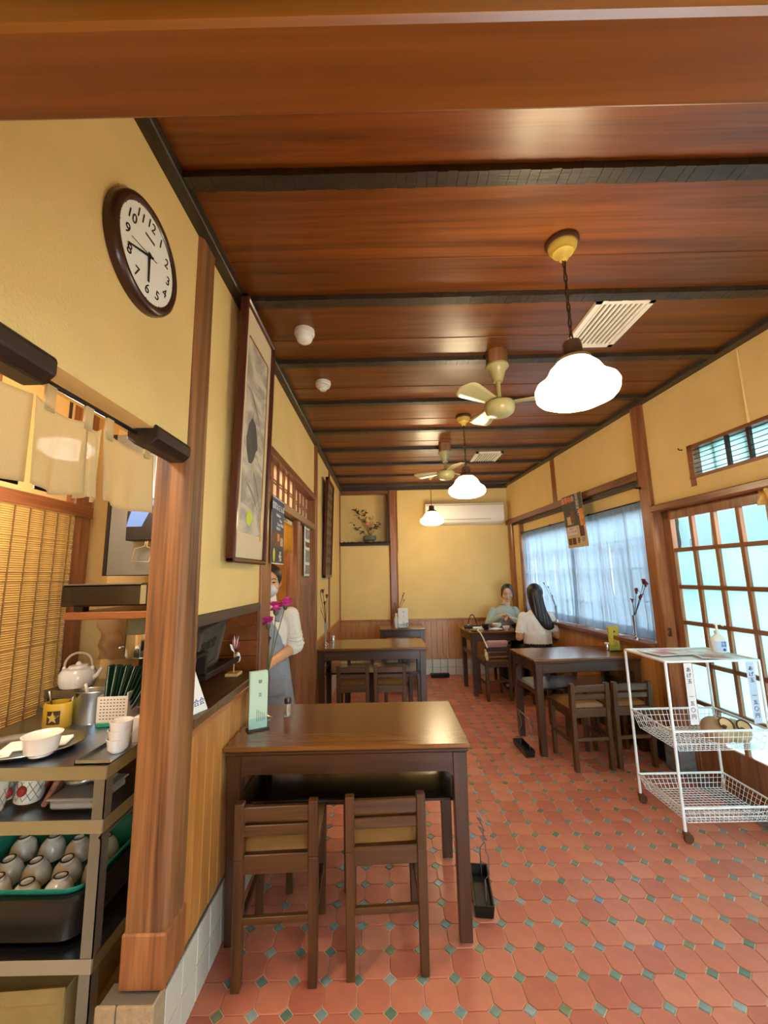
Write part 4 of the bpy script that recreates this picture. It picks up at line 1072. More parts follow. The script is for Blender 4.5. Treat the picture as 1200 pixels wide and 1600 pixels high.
MB().lathe([(.035, 0), (.04, .005), (.058, .012), (.055, .013), (.03, .006), (.001, .006)], 20, cap=False).build('body', 'green_leaf', t, smooth=True)
t = thing('chopsticks_rest', 'white folded napkin with chopsticks on the women\'s table', 'napkin', (1.10, 5.14, ZT))
MB().box(-.06, .06, -.03, .03, 0, .022).build('napkin', 'paper_white', t, bevel=.006)
t = thing('handbag', 'small dark handbag with an upright curved handle on the women\'s table', 'bag', (1.055, 5.24, ZT))
mat('leather_dark', '#2c1814', .4)
MB().box(-.10, .10, -.03, .03, 0, .035).build('body', 'leather_dark', t, bevel=.012, seg=2)
MB().tube([(-.055+.11*k/12, 0, .03+.13*math.sin(PI*k/12)**.7) for k in range(13)], .006, 8).build('handle', 'leather_dark', t, smooth=True)
MB().ell((-.055, -.012, .035), .012, 10, 6).build('clasp', 'chrome', t, smooth=True)
# bag on the chair back
cx, cy = 1.205, 4.70
t = thing('shoulder_bag', 'pale pink shoulder bag with white strap hung over a chair back', 'bag', (cx, cy-.02, .44), RWA)
mat('pink_leather', '#b98a80', .5); mat('strap_white', '#e2dccc', .6); mat('charm_cream', '#d8b884', .7, noise=.15, nscale=40)
mb = MB()
for (x0, x1, y0, y1, z0, z1) in ((-.11, .13, .03, .10, .005, .175), (-.10, .12, .02, .07, .15, .19)): mb.box(x0, x1, y0, y1, z0, z1)
remesh(mb, 'body', 'pink_leather', t, .009, 4)
MB().tube([(-.13, -.05, .13), (-.145, 0.03, .22), (-.15, .12, .268), (-.14, .26, .275), (-.10, .36, .275), (-.02, .38, .275)], .007, 6).build('strap', 'strap_white', t, smooth=True)
mb = MB(); mb.ell((-.15, -.065, .06), (.022, .02, .035), 10, 8); mb.ell((-.145, -.07, .02), (.018, .016, .022), 10, 8); mb.ell((-.16, -.06, .105), (.014, .014, .018), 10, 8); remesh(mb, 'charm', 'charm_cream', t, .006, 2)
MB().tube([(.12+.018*math.cos(a), -.05, .175+.024*math.sin(a)) for a in [2*PI*k/14 for k in range(14)]], .003, 6, closed=True).build('ring', 'chrome', t, smooth=True)

# ================================================================== FLOWER ARRANGEMENT in the back wall niche
t = thing('flower_arrangement', 'flower arrangement of leafy branches and pink blooms in the wall niche', 'flower arrangement', (-.225, YB+.075, 1.838))
mat('pot_grey', '#5f625a', .5, noise=.25, nscale=30); mat('leaf_dark', '#2a3a22', .45); mat('bloom_pink', '#d88a7a', .7); mat('bloom_cream', '#e6c878', .7)
for s in (-1, 1): MB().box(s*.05-.012, s*.05+.012, -.03, .03, .0, .045).build('foot', 'pot_grey', t, bevel=.004)
MB().lathe([(.078, .045), (.092, .052), (.094, .10), (.088, .115), (.08, .115), (.08, .09)], 24, cap=False, sy=.62).build('pot', 'pot_grey', t, smooth=True); MB().lathe([(.075, .045), (.08, .095)], 24, sy=.62).build('soil', 'stem_dark', t)
rnd = random.Random(5)
def leafm(L=.066):
    mb = MB(); mb.add([(0, 0, 0), (L*.35, L*.2, .004), (L*.75, L*.16, .002), (L, 0, -.004), (L*.75, -L*.16, .002), (L*.35, -L*.2, .004)], [(0, 1, 2, 3), (0, 3, 4, 5)]); return mb.mesh('leaf')
lm = leafm()
def branch(tip, nl, bend=(0, 0, 0), r=.003):
    T = Vector(tip); b = Vector(bend); pts = [Vector((0, 0, .1)).lerp(T, k/8)+b*math.sin(PI*k/8) for k in range(9)]
    br = MB().tube(pts, [r*(1-.5*k/8) for k in range(9)], 6).build('branch', 'stem_dark', t, smooth=True)
    for k in range(nl):
        f = rnd.uniform(.45, 1.0); i = min(7, int(f*8)); p = pts[i].lerp(pts[i+1], f*8-i) if i < 8 else pts[8]
        o = link('leaf', lm, 'leaf_dark', br, p, (rnd.uniform(-.7, .7), rnd.uniform(-.9, .6), rnd.uniform(0, 6.28)))
branch((-.235, -.02, .52), 16, (.0, 0, .02)); branch((-.08, .0, .50), 16, (-.02, 0, 0)); branch((-.27, -.02, .315), 8, (0, 0, -.03)); branch((-.18, -.02, .22), 6); branch((.15, .0, .34), 9, (.02, 0, 0)); branch((.10, -.02, .28), 8); branch((.03, -.02, .25), 6)
for (x, z, r, m) in ((-.03, .285, .038, 'bloom_pink'), (.04, .25, .038, 'bloom_pink'), (.01, .37, .03, 'bloom_pink'), (-.06, .345, .017, 'bloom_cream'), (-.04, .32, .016, 'bloom_cream'), (.055, .40, .018, 'bloom_cream'), (.08, .29, .017, 'bloom_cream'), (-.01, .24, .016, 'bloom_cream')):
    st = MB().tube([(0, 0, .1), (x*.6, -.02, z*.7), (x, -.03, z)], .0018, 5).build('flower_stem', 'stem_green', t, smooth=True)
    mb = MB()
    for k in range(7):
        a = 2*PI*k/7; mb.ell((x+r*.5*math.cos(a), -.03+r*.3*math.sin(a), z+r*.25*math.sin(a*2)), (r*.5, r*.4, r*.5), 8, 5)
    mb.ell((x, -.035, z+r*.2), r*.55, 8, 6); remesh(mb, 'bloom', m, st, r*.14, 1)

# ================================================================== THINGS ON THE RECESSED SHELF
t = thing('display_shelf', 'small stepped dark wood display shelf in the wall recess', 'shelf', (-.80, 1.80, .905))
box('upper_board', 'dark_wood', (.015, .065, -.36, -.05, .155, .167), t, .002); box('lower_board', 'dark_wood', (-.085, .075, -.09, .285, .062, .076), t, .002); box('front_lip', 'dark_wood', (.065, .078, -.09, .285, .074, .086), t, .002)
box('divider', 'dark_wood', (-.06, .06, -.06, -.045, .076, .157), t, .002); box('bracket', 'dark_wood', (-.085, .0, -.08, -.06, .03, .062), t, .003); box('bracket', 'dark_wood', (-.085, .0, .22, .24, .03, .062), t, .003)
t = thing('wooden_plaque', 'dark framed wooden plaque with carved characters leaning in the recess', 'plaque', (-.805, 1.86, .985)); t.rotation_euler = (R_(6), R_(14), 0)
mat('plaque_wood', '#4c463a', .6, noise=.25, nscale=14); mat('frame_grey', '#5a4a40', .5, noise=.2)
box('board', 'plaque_wood', (-.008, 0, -.105, .115, 0, .185), t)
for b in ((-.01, .014, -.12, -.10, -.012, .195), (-.01, .014, .108, .128, -.012, .195), (-.01, .014, -.12, .128, -.012, .01), (-.01, .014, -.12, .128, .178, .197)): box('frame_bar', 'frame_grey', b, t, .003)
text('宮松堂', .05, 'ink', t, frame_M((.002, .0, .10), (0, 1, 0)))
t = thing('pinwheel_ornament', 'small red and white paper ornament on a pale wooden stand', 'ornament', (-.745, 2.07, .905))
mat('pale_wood', '#d2a86a', .6); mat('ornament_red', '#b8473c', .6, noise=.4, nscale=80)
box('base', 'pale_wood', (-.03, .03, -.035, .035, 0, .014), t, .002); MB().lathe([(.003, .012), (.003, .11)], 8).build('stick', 'pale_wood', t)
MB().lathe([(.001, .052), (.012, .058), (.016, .075), (.010, .095), (.004, .102)], 14, c=(.006, .03, 0)).build('hanging_doll', 'porcelain', t, smooth=True)
MB().tube([(0, 0, .108), (.004, .018, .115), (.006, .03, .10)], .0012, 6).build('string', 'chain_metal', t)
for k in range(6):
    a = R_(-55+22*k); d = Vector((0, math.sin(a), math.cos(a))); s = Vector((0, math.cos(a), -math.sin(a)))*.012
    p = Vector((.0, .01, .105)); MB().add([p-s*.3, p+s*.3, p+d*.05+s, p+d*.085, p+d*.05-s], [(0, 1, 2, 3, 4)]).build('paper_blade', 'ornament_red' if k % 2 else 'paper_white', t, thick=.001)
t = thing('notice_sign', 'white upright sign with blue mark standing on the counter by the worn post', 'sign', (XL-.005, 1.50, .905)); t.rotation_euler = (0, R_(-10), R_(-18))
MB().prism([(-.085, 0), (.062, 0), (.004, .19), (-.085, .19)], 'x', -.002, .0).build('sheet', 'paper_white', t)
MB().prism([(-.035, .06), (-.005, .06), (-.045, .14), (-.075, .14)], 'x', .0, .0006).build('blue_mark', 'ink_blue', t)
text('商店連合会', .026, 'ink_blue', t, frame_M((.0006, -.015, .032), (0, 1, 0)))

# ================================================================== WIRE CART
t = thing('wire_cart', 'white three-tier wire cart on casters by the entrance door', 'cart', (1.735, 2.492, 0))
a, b = .25, .186
for sx in (-1, 1):
    for sy in (-1, 1):
        p = MB().tube([(sx*a, sy*b, .05), (sx*a, sy*b, .875)], .0075, 12).build('post', 'white_enamel', t, smooth=True)
        c = MB().lathe([(.022, -.008), (.024, -.004), (.024, .004), (.022, .008)], 16, M=Matrix.Translation((sx*a+.012, sy*b, .024)) @ Matrix.Rotation(PI/2, 4, 'X')).build('caster_wheel', 'rust', t, smooth=True)
        MB().box(sx*a-.012, sx*a+.018, sy*b-.013, sy*b+.013, .034, .056).build('caster_fork', 'rust', t, bevel=.004)
def loop(z, r=.0065, ins=0.): return MB().tube([(-a+ins, -b+ins, z), (a-ins, -b+ins, z), (a-ins, b-ins, z), (-a+ins, b-ins, z)], r, 10, closed=True)
for z in (.875, .525, .16): loop(z).build('rim', 'white_enamel', t, smooth=True)
def basket(z, d, ins=.03):
    mb = MB(); q = .0017; n = 19; m = 14
    for k in range(n+1):
        x = -a+2*a*k/n; xi = -a+ins+2*(a-ins)*k/n
        mb.tube([(x, -b, z), (xi, -b+ins*.6, z-d), (xi, b-ins*.6, z-d), (x, b, z)], q, 4)
    for k in range(m+1):
        y = -b+2*b*k/m; yi = -b+ins*.6+2*(b-ins*.6)*k/m
        mb.tube([(-a, y, z), (-a+ins, yi, z-d), (a-ins, yi, z-d), (a, y, z)], q, 4)
    for f in (.33, .66, 1.):
        A, B = a-ins*f, b-ins*.6*f; mb.tube([(-A, -B, z-d*f), (A, -B, z-d*f), (A, B, z-d*f), (-A, B, z-d*f)], q, 4, closed=True)
    mb.build('wire_basket', 'white_enamel', t, kind='stuff')
basket(.525, .10); basket(.16, .075)
box('top_board', 'white_enamel', (-a+.004, a-.004, -b+.004, b-.004, .868, .874), t, .002)
CX, CY = 1.735, 2.492
mat('leaflet', '#cfc8c4', .5, noise=.45, nscale=14); mat('leaflet_b', '#b48a78', .5, noise=.5, nscale=20)
o = MB().box(-.125, .10, -.09, .09, 0, .004).build('magazine', 'leaflet', loc=(1.65, 2.53, .8825), rot=(0, 0, .15)); tag(o, 'pale printed leaflet lying on the cart top away from the pump bottle', 'leaflet')
patch2 = box('printed_picture', 'leaflet_b', (-.10, .0, -.08, .02, .004, .0046), o)
box('printed_picture', 'carnation_light', (-.02, .05, .03, .07, .004, .0046), o)
o = MB().box(-.08, .08, -.10, .10, 0, .003).build('magazine', 'leaflet', loc=(1.815, 2.415, .8825), rot=(0, 0, -.3)); tag(o, 'pale printed leaflet lying on the cart top below the pump bottle', 'leaflet')
box('printed_picture', 'leaflet_b', (-.06, .06, -.08, .0, .003, .0036), o)
t = thing('pump_bottle', 'white hand sanitiser pump bottle standing on the cart top', 'bottle', (1.935, 2.50, .8825))
MB().lathe([(.036, 0), (.040, .006), (.040, .072), (.036, .086), (.020, .098), (.014, .104)], 24, sy=.7).build('body', 'white_plastic', t, smooth=True)
MB().lathe([(.015, .102), (.015, .122), (.006, .124), (.006, .15)], 16).build('collar', 'white_plastic', t, smooth=True)
MB().tube([(.0, .0, .148), (0, 0, .158), (-.012, -.002, .160), (.03, .004, .160), (.046, .006, .150)], .006, 8).build('spout', 'white_plastic', t, smooth=True)
def lab(u, v): th = R_(-150+u*120); return (.0408*math.cos(th), .0408*.72*math.sin(th), .010+v*.055)
MB().grid(lab, 12, 1).build('label', 'paper_blue', t, smooth=True)
text('手指\n消毒', .016, 'ink_blue', t, frame_M((.006, -.0305, .048), (1, 0, 0))); MB().ell((.008, -.029, .018), (.010, .003, .008), 10, 6).build('blue_mark', 'ink_blue', t)
def price(x, y, z, rz, m, label, tilt):
    t = thing('price_sign', label, 'sign', (x, y, z), rz, 'hanging price strips on the cart'); t.rotation_euler = (R_(3), tilt, rz)
    box('strip', m, (-.022, .022, -.0012, 0, -.315, 0), t)
    vtext('あげ玉', .026, 'ink', t, frame_M((0, -.0018, -.065), (1, 0, 0)), 1.15); vtext('一五〇円', .026, 'ink', t, frame_M((0, -.0018, -.225), (1, 0, 0)), 1.3)
    return t
price(1.60, 2.302, .868, 0, 'paper_pink', 'pinkish white paper price strip hung from the cart top near its open-floor corner', R_(-2))
price(1.93, 2.302, .868, 0, 'paper_blue', 'bluish white paper price strip hung from the cart top near the door', R_(-3))
t = thing('snack_bag', 'clear bag with brown round prints lying in the middle cart basket', 'bag', (1.875, 2.46, .43))
mat('kraft', '#b79a76', .6, noise=.2, nscale=14); mat('print_brown', '#4e2c16', .7); mat('print_tan', '#d6b07a', .7)
mb = MB(); mb.ell((-.05, 0, .045), (.07, .09, .07), 14, 10); mb.ell((.045, .0, .04), (.075, .09, .06), 14, 10); mb.ell((0, 0, .03), (.11, .10, .03), 14, 8); remesh(mb, 'body', 'kraft', t, .008, 3)
for s, zz in ((-.05, .10), (.045, .085)):
    M = Matrix.Translation((s, -.052, zz-.02)) @ Matrix.Rotation(R_(-38), 4, 'X')
    MB().lathe([(.001, .032), (.034, .028), (.034, .024)], 20, M=M @ Matrix.Rotation(PI/2, 4, 'X')).build('round_print', 'print_tan', t, smooth=True)
    pts = [M @ Vector((.036*math.cos(q), -.032, .036*math.sin(q))) for q in [R_(-40+24*k) for k in range(11)]]
    MB().tube(pts, .004, 6).build('ring_print', 'print_brown', t, smooth=True)
    pts = [M @ Vector((-.02+.013*(1-k/14)*math.cos(k*.8), -.034, -.015+.013*(1-k/14)*math.sin(k*.8))) for k in range(14)]
    MB().tube(pts, .003, 6).build('swirl_print', 'print_brown', t, smooth=True)

# ================================================================== SMALL WALL HARDWARE
def hook(u, z, label):
    t = rthing('wall_hook', label, 'hook', u, -.036, z, 'small iron wall hooks')
    MB().tube([(.002, 0, 0), (-.03, 0, .0), (-.045, 0, .004), (-.05, 0, .022)], .006, 8).build('peg', 'dark_metal', t, smooth=True)
    MB().lathe([(.012, 0), (.012, .003)], 12, M=Matrix.Rotation(-PI/2, 4, 'Y')).build('plate', 'dark_metal', t)
hook(3.10, 1.985, 'iron hook on the post beside the window'); 
t = rthing('wall_hook', 'small iron hook on the plaster beside the high slatted window', 'hook', 2.70, .0, 2.163)
MB().tube([(.002, 0, 0), (-.02, 0, .0), (-.026, 0, .004), (-.028, 0, .012)], .004, 8).build('peg', 'dark_metal', t, smooth=True)
t = rthing('hanging_cloth', 'crumpled golden cloth hung at the top of the second lattice door', 'cloth', 2.12, .0, 1.70)
mat('cloth_gold', '#c79a52', .8, noise=.3, nscale=30)
def hc(u, v): return (-.004+.010*math.sin(u*17+v*5)+.008*math.sin(u*31), -.11+u*.22, v*.095)
MB().grid(hc, 30, 6).build('cloth', 'cloth_gold', t, smooth=True, thick=.002)
t = rthing('conduit_pipe', 'thin plaster coloured conduit running down the wall to the high window', 'pipe', 2.215, -.006, 2.17)
MB().tube([(0, 0, 0), (0, 0, .44)], .007, 8).build('pipe', 'plaster', t, smooth=True)
t = rthing('door_latch', 'small brass latch on the post beside the lattice door', 'latch', 3.0, -.006, .93)
MB().box(-.012, 0, -.012, .012, -.03, .03).build('plate', 'brown_metal', t, bevel=.002); MB().tube([(-.012, 0, -.012), (-.024, 0, 0), (-.012, 0, .012)], .003, 6).build('ring', 'steel_dull', t)

# ================================================================== KITCHEN SEEN THROUGH THE HATCH
# bamboo blind on the kitchen wall
t = thing('bamboo_blind', 'hanging bamboo blind of pale slats bound with dark cords', 'blind', (-1.60, 1.62, .72))
mat('bamboo', '#c8a05a', .5, noise=.18, nscale=20); mat('blind_cord', '#6a4a1e', .8)
Wd, Hd = .46, .98; n = 100
me = MB().lathe([(.005, -Wd), (.005, Wd)], 6, M=Matrix.Rotation(-PI/2, 4, 'X')).mesh('slat', smooth=True); me.materials.append(MATS['bamboo'])
for k in range(n):
    link('slat', me, 'bamboo', t, (random.uniform(-.002, .002), random.uniform(-.003, .003), .008+k*Hd/n))
for k in range(12):
    y = -Wd+.03+k*(2*Wd-.06)/11; MB().tube([(.006, y+.002*math.sin(z), z*Hd/8) for z in range(9)], .0035, 5).build('cord', 'blind_cord', t)
box('head_bar', 'bamboo', (-.008, .008, -Wd, Wd, Hd, Hd+.02), t, .002)

# stainless trolley
t = thing('steel_trolley', 'stainless steel kitchen trolley with two lower shelves', 'trolley', (-1.19, 1.66, 0))
x0, x1, y0, y1 = -.33, .315, -.29, .29
def angle(x, y, sx, sy):
    mb = MB(); mb.box(min(x, x+sx*.036), max(x, x+sx*.036), min(y, y+sy*.003), max(y, y+sy*.003), .03, .80); mb.box(min(x, x+sx*.003), max(x, x+sx*.003), min(y, y+sy*.036), max(y, y+sy*.036), .03, .80)
    mb.build('angle_post', 'steel_dull', t); MB().lathe([(.02, 0), (.02, .03)], 12, c=(x+sx*.02, y+sy*.02, 0)).build('foot', 'black_plastic', t)
for sx, x in ((1, x0), (-1, x1)):
    for sy, y in ((1, y0), (-1, y1)): angle(x, y, sx, sy)
for z, th, nm in ((.778, .022, 'worktop'), (.628, .020, 'shelf'), (.262, .020, 'shelf')):
    MB().box(x0, x1, y0, y1, z, z+.004).box(x0, x1, y0-.002, y0+.002, z-.016, z+.022).box(x0, x1, y1-.002, y1+.002, z-.016, z+.022).box(x1-.002, x1+.002, y0, y1, z-.016, z+.022).box(x0-.002, x0+.002, y0, y1, z-.016, z+.022).build(nm, 'steel', t)
box('worktop_skin', 'steel', (x0, x1, y0, y1, .792, .80), t, .002)
for z in (.60, .26): MB().tube([(x1-.004, y0, z), (x1-.004, y1, z+.0)], .006, 6).build('side_bar', 'steel_dull', t)

# oval tray with napkin and bowl
t = thing('oval_tray', 'oval stainless serving tray on the trolley top', 'tray', (-1.255, 1.50, .801), R_(12))
MB().lathe([(.001, .004), (.15, .004), (.165, .012), (.19, .020), (.192, .018), (.166, .008), (.15, .0), (.001, 0)], 40, cap=False, sx=1., sy=.66).build('dish', 'steel', t, smooth=True)
t = thing('paper_napkin', 'white folded paper napkin lying on the oval tray', 'napkin', (-1.23, 1.53, .806), R_(20)); MB().box(-.09, .10, -.045, .045, 0, .008).build('sheet', 'paper_white', t, bevel=.003)
t = thing('paper_sheet', 'printed white paper slip lying on the oval tray beside the bowl', 'paper', (-1.30, 1.44, .806), R_(30)); MB().box(-.05, .05, -.035, .035, 0, .003).build('sheet', 'paper_white', t)
for k in range(3): box('print_line', 'ink', (-.035, .03-k*.01, -.02+k*.015, -.017+k*.015, .003, .0034), t)
t = thing('bowl', 'white porcelain bowl sitting on the oval tray', 'bowl', (-1.14, 1.44, .815))
MB().lathe([(.032, -.006), (.034, 0), (.045, .006), (.052, .05), (.057, .058), (.053, .058), (.046, .05), (.03, .006), (.001, .004)], 28, cap=False).build('body', 'porcelain', t, smooth=True)

# yellow can with a star, spoons in it
t = thing('sugar_can', 'mustard yellow can with a dark star panel and a spoon', 'can', (-1.32, 1.735, .80), R_(-8))
mat('mustard', '#b8952a', .4); mat('star_tan', '#c2a24e', .5); mat('panel_brown', '#3a2a18', .5)
MB().lathe([(.052, 0), (.054, .004), (.054, .085), (.050, .092), (.046, .092), (.046, .07)], 28, cap=False, sy=.8).build('body', 'mustard', t, smooth=True); MB().lathe([(.001, .06), (.046, .06)], 24, cap=False, sy=.8).build('contents', 'dark_metal', t)
def onc(x, z, d=.0): return (x, -math.sqrt(max(0, .0545**2-x*x))*.8-d, z)
def pn(u, v): return onc(-.004+u*.044, .018+v*.05, .0006)
MB().grid(pn, 8, 1).build('dark_panel', 'panel_brown', t)
mb = MB(); c0 = onc(.018, .043, .0016); pts = [c0]+[onc(.018+(.022 if k % 2 == 0 else .009)*math.sin(PI*k/5), .043+(.024 if k % 2 == 0 else .010)*math.cos(PI*k/5), .0014) for k in range(10)]
mb.add(pts, [(0, 1+k, 1+(k+1) % 10) for k in range(10)]); mb.build('star', 'star_tan', t)
MB().tube([(-.02, 0, .03), (-.03, -.01, .11), (-.034, -.012, .135)], [.003, .004, .007], 8).build('spoon', 'chrome', t, smooth=True)

# oval steel canister
t = thing('steel_canister', 'open oval stainless canister with a white scoop behind the oval tray', 'canister', (-1.225, 1.78, .80))
MB().lathe([(.062, 0), (.064, .004), (.064, .118), (.067, .122), (.064, .124), (.060, .118), (.060, .01), (.001, .008)], 32, cap=False, sy=.72).build('body', 'steel', t, smooth=True)
MB().tube([(.0, 0, .02), (-.012, -.012, .13), (-.016, -.016, .15)], .006, 8).build('scoop', 'white_plastic', t, smooth=True)
MB().tube([(-.062, -.01, .10), (-.075, -.02, .085), (-.075, -.02, .05), (-.062, -.01, .04)], .004, 6).build('handle', 'chrome', t, smooth=True)

# white perforated holder with green chopstick sleeves
t = thing('perforated_holder', 'white perforated plastic holder on the trolley', 'holder', (-1.09, 1.755, .80), R_(4))
mb = MB(); mb.box(-.062, .05, -.04, -.036, .018, .112); mb.box(-.062, .05, .036, .04, .018, .112); mb.box(-.064, -.060, -.04, .04, .018, .112); mb.box(.048, .052, -.04, .04, .018, .125); mb.box(-.062, .05, -.04, .04, .014, .02)
mb.build('body', 'white_plastic', t)
mb = MB()
for i in range(8):
    for j in range(7): mb.box(-.052+i*.0125, -.046+i*.0125, -.0408, -.0398, .028+j*.0118, .031+j*.0118)
mb.build('perforations', 'black_plastic', t, kind='stuff')
box('green_base', 'green_plastic', (-.060, .02, -.045, .04, 0, .016), t, .003)
mat('sleeve_green', '#123a2a', .55); 
sl = MB().box(-.0012, .0012, -.02, .02, 0, .20).mesh('sleeve', bevel=.0004); sl.materials.append(MATS['sleeve_green'])
sl2 = MB().box(-.0006, .0006, -.0212, -.0202, 0, .20).mesh('pale_edge'); sl2.materials.append(MATS['paper_green'])
for k in range(17):
    f = k/16; o = link('chopstick_sleeve', sl, 'sleeve_green', None, (-1.148+.092*f, 1.757+random.uniform(-.008, .008), .823), (random.uniform(-.05, .05), .02+.46*f**1.3, R_(4)))
    tag(o, 'dark green paper chopstick sleeve standing in the white perforated holder', 'chopstick sleeve', 'green sleeves in the perforated holder')
    if k % 3 == 1: link('pale_edge', sl2, 'paper_green', o)
# stacked cups on a small steel tray
t = thing('steel_tray', 'small rectangular steel tray under the stacked white cups', 'tray', (-.93, 1.50, .801)); MB().box(-.055, .055, -.12, .12, 0, .003).box(-.055, .055, -.12, -.117, 0, .012).box(-.055, .055, .117, .12, 0, .012).box(-.055, -.052, -.12, .12, 0, .012).build('dish', 'steel', t)
for k, lb in enumerate(('lowest of three stacked white cups on the small steel tray', 'middle of three stacked white cups on the small steel tray', 'topmost of three stacked white cups on the small steel tray')):
    t = thing('cup', lb, 'cup', (-.905+.003*k, 1.465, .805+.027*k), 0, 'stacked white cups')
    MB().lathe([(.020, 0), (.022, .003), (.031, .012), (.034, .04), (.036, .044), (.033, .044), (.030, .014), (.001, .008)], 24, cap=False).build('body', 'porcelain', t, smooth=True)
t = thing('paper_box', 'grey cardboard sheet standing behind the stacked cups', 'box', (-.875, 1.545, .802)); MB().box(-.03, .03, -.004, .03, 0, .085).build('body', 'leaflet', t, bevel=.002)

# shelf: patterned cups and clear containers
mat('lattice_cup', '#b8b2a8', .3, coat=.3); mat('cup_red', '#9a2a22', .35); mat('clear_plastic', '#d8d4cc', .12, trans=.6); mat('foil', '#b8b8b4', .3, .8, bump=.6, bscale=40)
def pcup(x, y, label):
    t = thing('tea_cup', label, 'cup', (x, y, .652), 0, 'upturned patterned tea cups'); t.rotation_euler = (R_(4), R_(8), .3)
    MB().lathe([(.040, 0), (.041, .02), (.040, .085), (.034, .10), (.022, .103), (.021, .109), (.017, .109), (.016, .104), (.001, .104)], 28, cap=False).build('body', 'porcelain_cream', t, smooth=True)
    for k in range(12):
        for s in (1, -1):
            pts = [(.0412*math.cos(2*PI*k/12+s*v*.9), .0412*math.sin(2*PI*k/12+s*v*.9), .01+v*.06) for v in [i/5 for i in range(6)]]
            MB().tube(pts, .0012, 4).build('lattice_line', 'ink_wash', t)
    for a in (-100, 20, 140):
        c = (.0405*math.cos(R_(a)), .0405*math.sin(R_(a)), .042); MB().ell(c, (.014, .014, .017), 12, 8).build('red_medallion', 'cup_red', t, smooth=True)
pcup(-1.215, 1.50, 'upturned cup with red medallion and lattice on the trolley shelf beside the foil packets'); pcup(-1.32, 1.52, 'upturned cup with red medallion behind the others on the trolley shelf'); pcup(-1.285, 1.43, 'upturned lattice cup at the outer end of the trolley shelf')
t = thing('clear_container', 'clear plastic lidded container on the trolley shelf', 'container', (-1.01, 1.50, .651))
MB().box(-.075, .075, -.08, .08, 0, .028).build('tub', 'clear_plastic', t, bevel=.008); MB().box(-.08, .08, -.085, .085, .028, .036).build('lid', 'clear_plastic', t, bevel=.003)
t = thing('foil_packet', 'crumpled pale foil packet lying on the clear container', 'packet', (-1.03, 1.52, .688))
mb = MB(); mb.ell((-.02, 0, .018), (.055, .05, .018), 12, 8); mb.ell((.05, .01, .014), (.04, .04, .014), 12, 8); remesh(mb, 'body', 'foil', t, .006, 1)
t = thing('paper_packet', 'red and white printed packet leaning between cup and container', 'packet', (-1.135, 1.50, .652)); t.rotation_euler = (R_(8), R_(28), .2); mat('packet_print', '#8a5a4a', .5, noise=.6, nscale=40)
MB().box(-.008, .008, -.05, .05, 0, .11).build('body', 'packet_print', t, bevel=.004)

# black basin with a green basin of upturned cups
t = thing('black_basin', 'black plastic basin on the lowest trolley shelf', 'basin', (-1.20, 1.605, .286))
def rrect(a, b, r, n=5):
    p = []
    for cx, cy, s in ((a-r, b-r, 0), (-a+r, b-r, 90), (-a+r, -b+r, 180), (a-r, -b+r, 270)): p += [(cx+r*math.cos(R_(s+90*k/n)), cy+r*math.sin(R_(s+90*k/n))) for k in range(n+1)]
    return p
def basin(levels, name, m, par):
    mb = MB(); n = None; vs = []; fs = []
    for (a, b, r, z) in levels:
        p = rrect(a, b, r); n = len(p); vs += [(x, y, z) for x, y in p]
    for j in range(len(levels)-1): fs += [(j*n+i, j*n+(i+1) % n, (j+1)*n+(i+1) % n, (j+1)*n+i) for i in range(n)]
    fs += [tuple(range(n-1, -1, -1)), tuple(range((len(levels)-1)*n, len(levels)*n))]
    return MB().add(vs, fs).build(name, m, par, smooth=True)
basin([(.235, .18, .06, 0), (.25, .195, .06, .09), (.255, .20, .06, .12), (.268, .213, .07, .124), (.268, .213, .07, .136), (.255, .20, .06, .137), (.245, .19, .06, .10), (.23, .175, .06, .012)], 'body', 'black_plastic', t)
t = thing('green_basin', 'teal green plastic basin set inside the black basin', 'basin', (-1.20, 1.605, .298))
basin([(.225, .165, .05, 0), (.24, .185, .05, .12), (.256, .20, .06, .140), (.256, .20, .06, .144), (.236, .18, .05, .128), (.22, .16, .05, .006)], 'body', 'green_plastic', t)
cm = MB().lathe([(.044, 0), (.043, .02), (.036, .045), (.026, .058), (.021, .060), (.020, .069), (.016, .069), (.015, .062), (.001, .062)], 24, cap=False).mesh('body', smooth=True); cm.materials.append(MATS['porcelain_cream'])
spots = [(-1.27, 1.475), (-1.17, 1.47), (-1.07, 1.475), (-1.37, 1.48), (-1.315, 1.575), (-1.215, 1.57), (-1.115, 1.575), (-1.015, 1.58), (-1.36, 1.685), (-1.26, 1.69), (-1.16, 1.685), (-1.06, 1.69)]
for k, (x, y) in enumerate(spots):
    t = thing('tea_cup', 'upturned cream tea cup drying in the teal green basin', 'cup', (x, y, .362+random.uniform(-.006, .008)), random.uniform(0, 6), 'upturned cups in the green basin'); t.rotation_euler = (random.uniform(-.14, .14), random.uniform(-.14, .14), 0)
    link('body', cm, 'porcelain_cream', t); MB().lathe([(.0205, .068), (.0205, .0702), (.0165, .0702), (.0165, .068)], 20, cap=False).build('unglazed_foot', 'stem_dark', t)
# inner rack holding the cups up
box('drain_rack', 'green_plastic', (-.21, .21, -.15, .15, .05, .054), bpy.data.objects['green_basin'])
t = thing('cardboard_box', 'worn tan cardboard box on the floor below the trolley', 'box', (-1.17, 1.56, 0), R_(4)); mat('cardboard', '#8f7a4c', .9, noise=.12, nscale=12)
MB().box(-.2, .19, -.17, .17, 0, .175).build('body', 'cardboard', t, bevel=.004); MB().box(-.2, .19, -.173, -.168, .15, .188).build('flap', 'cardboard', t, bevel=.001)

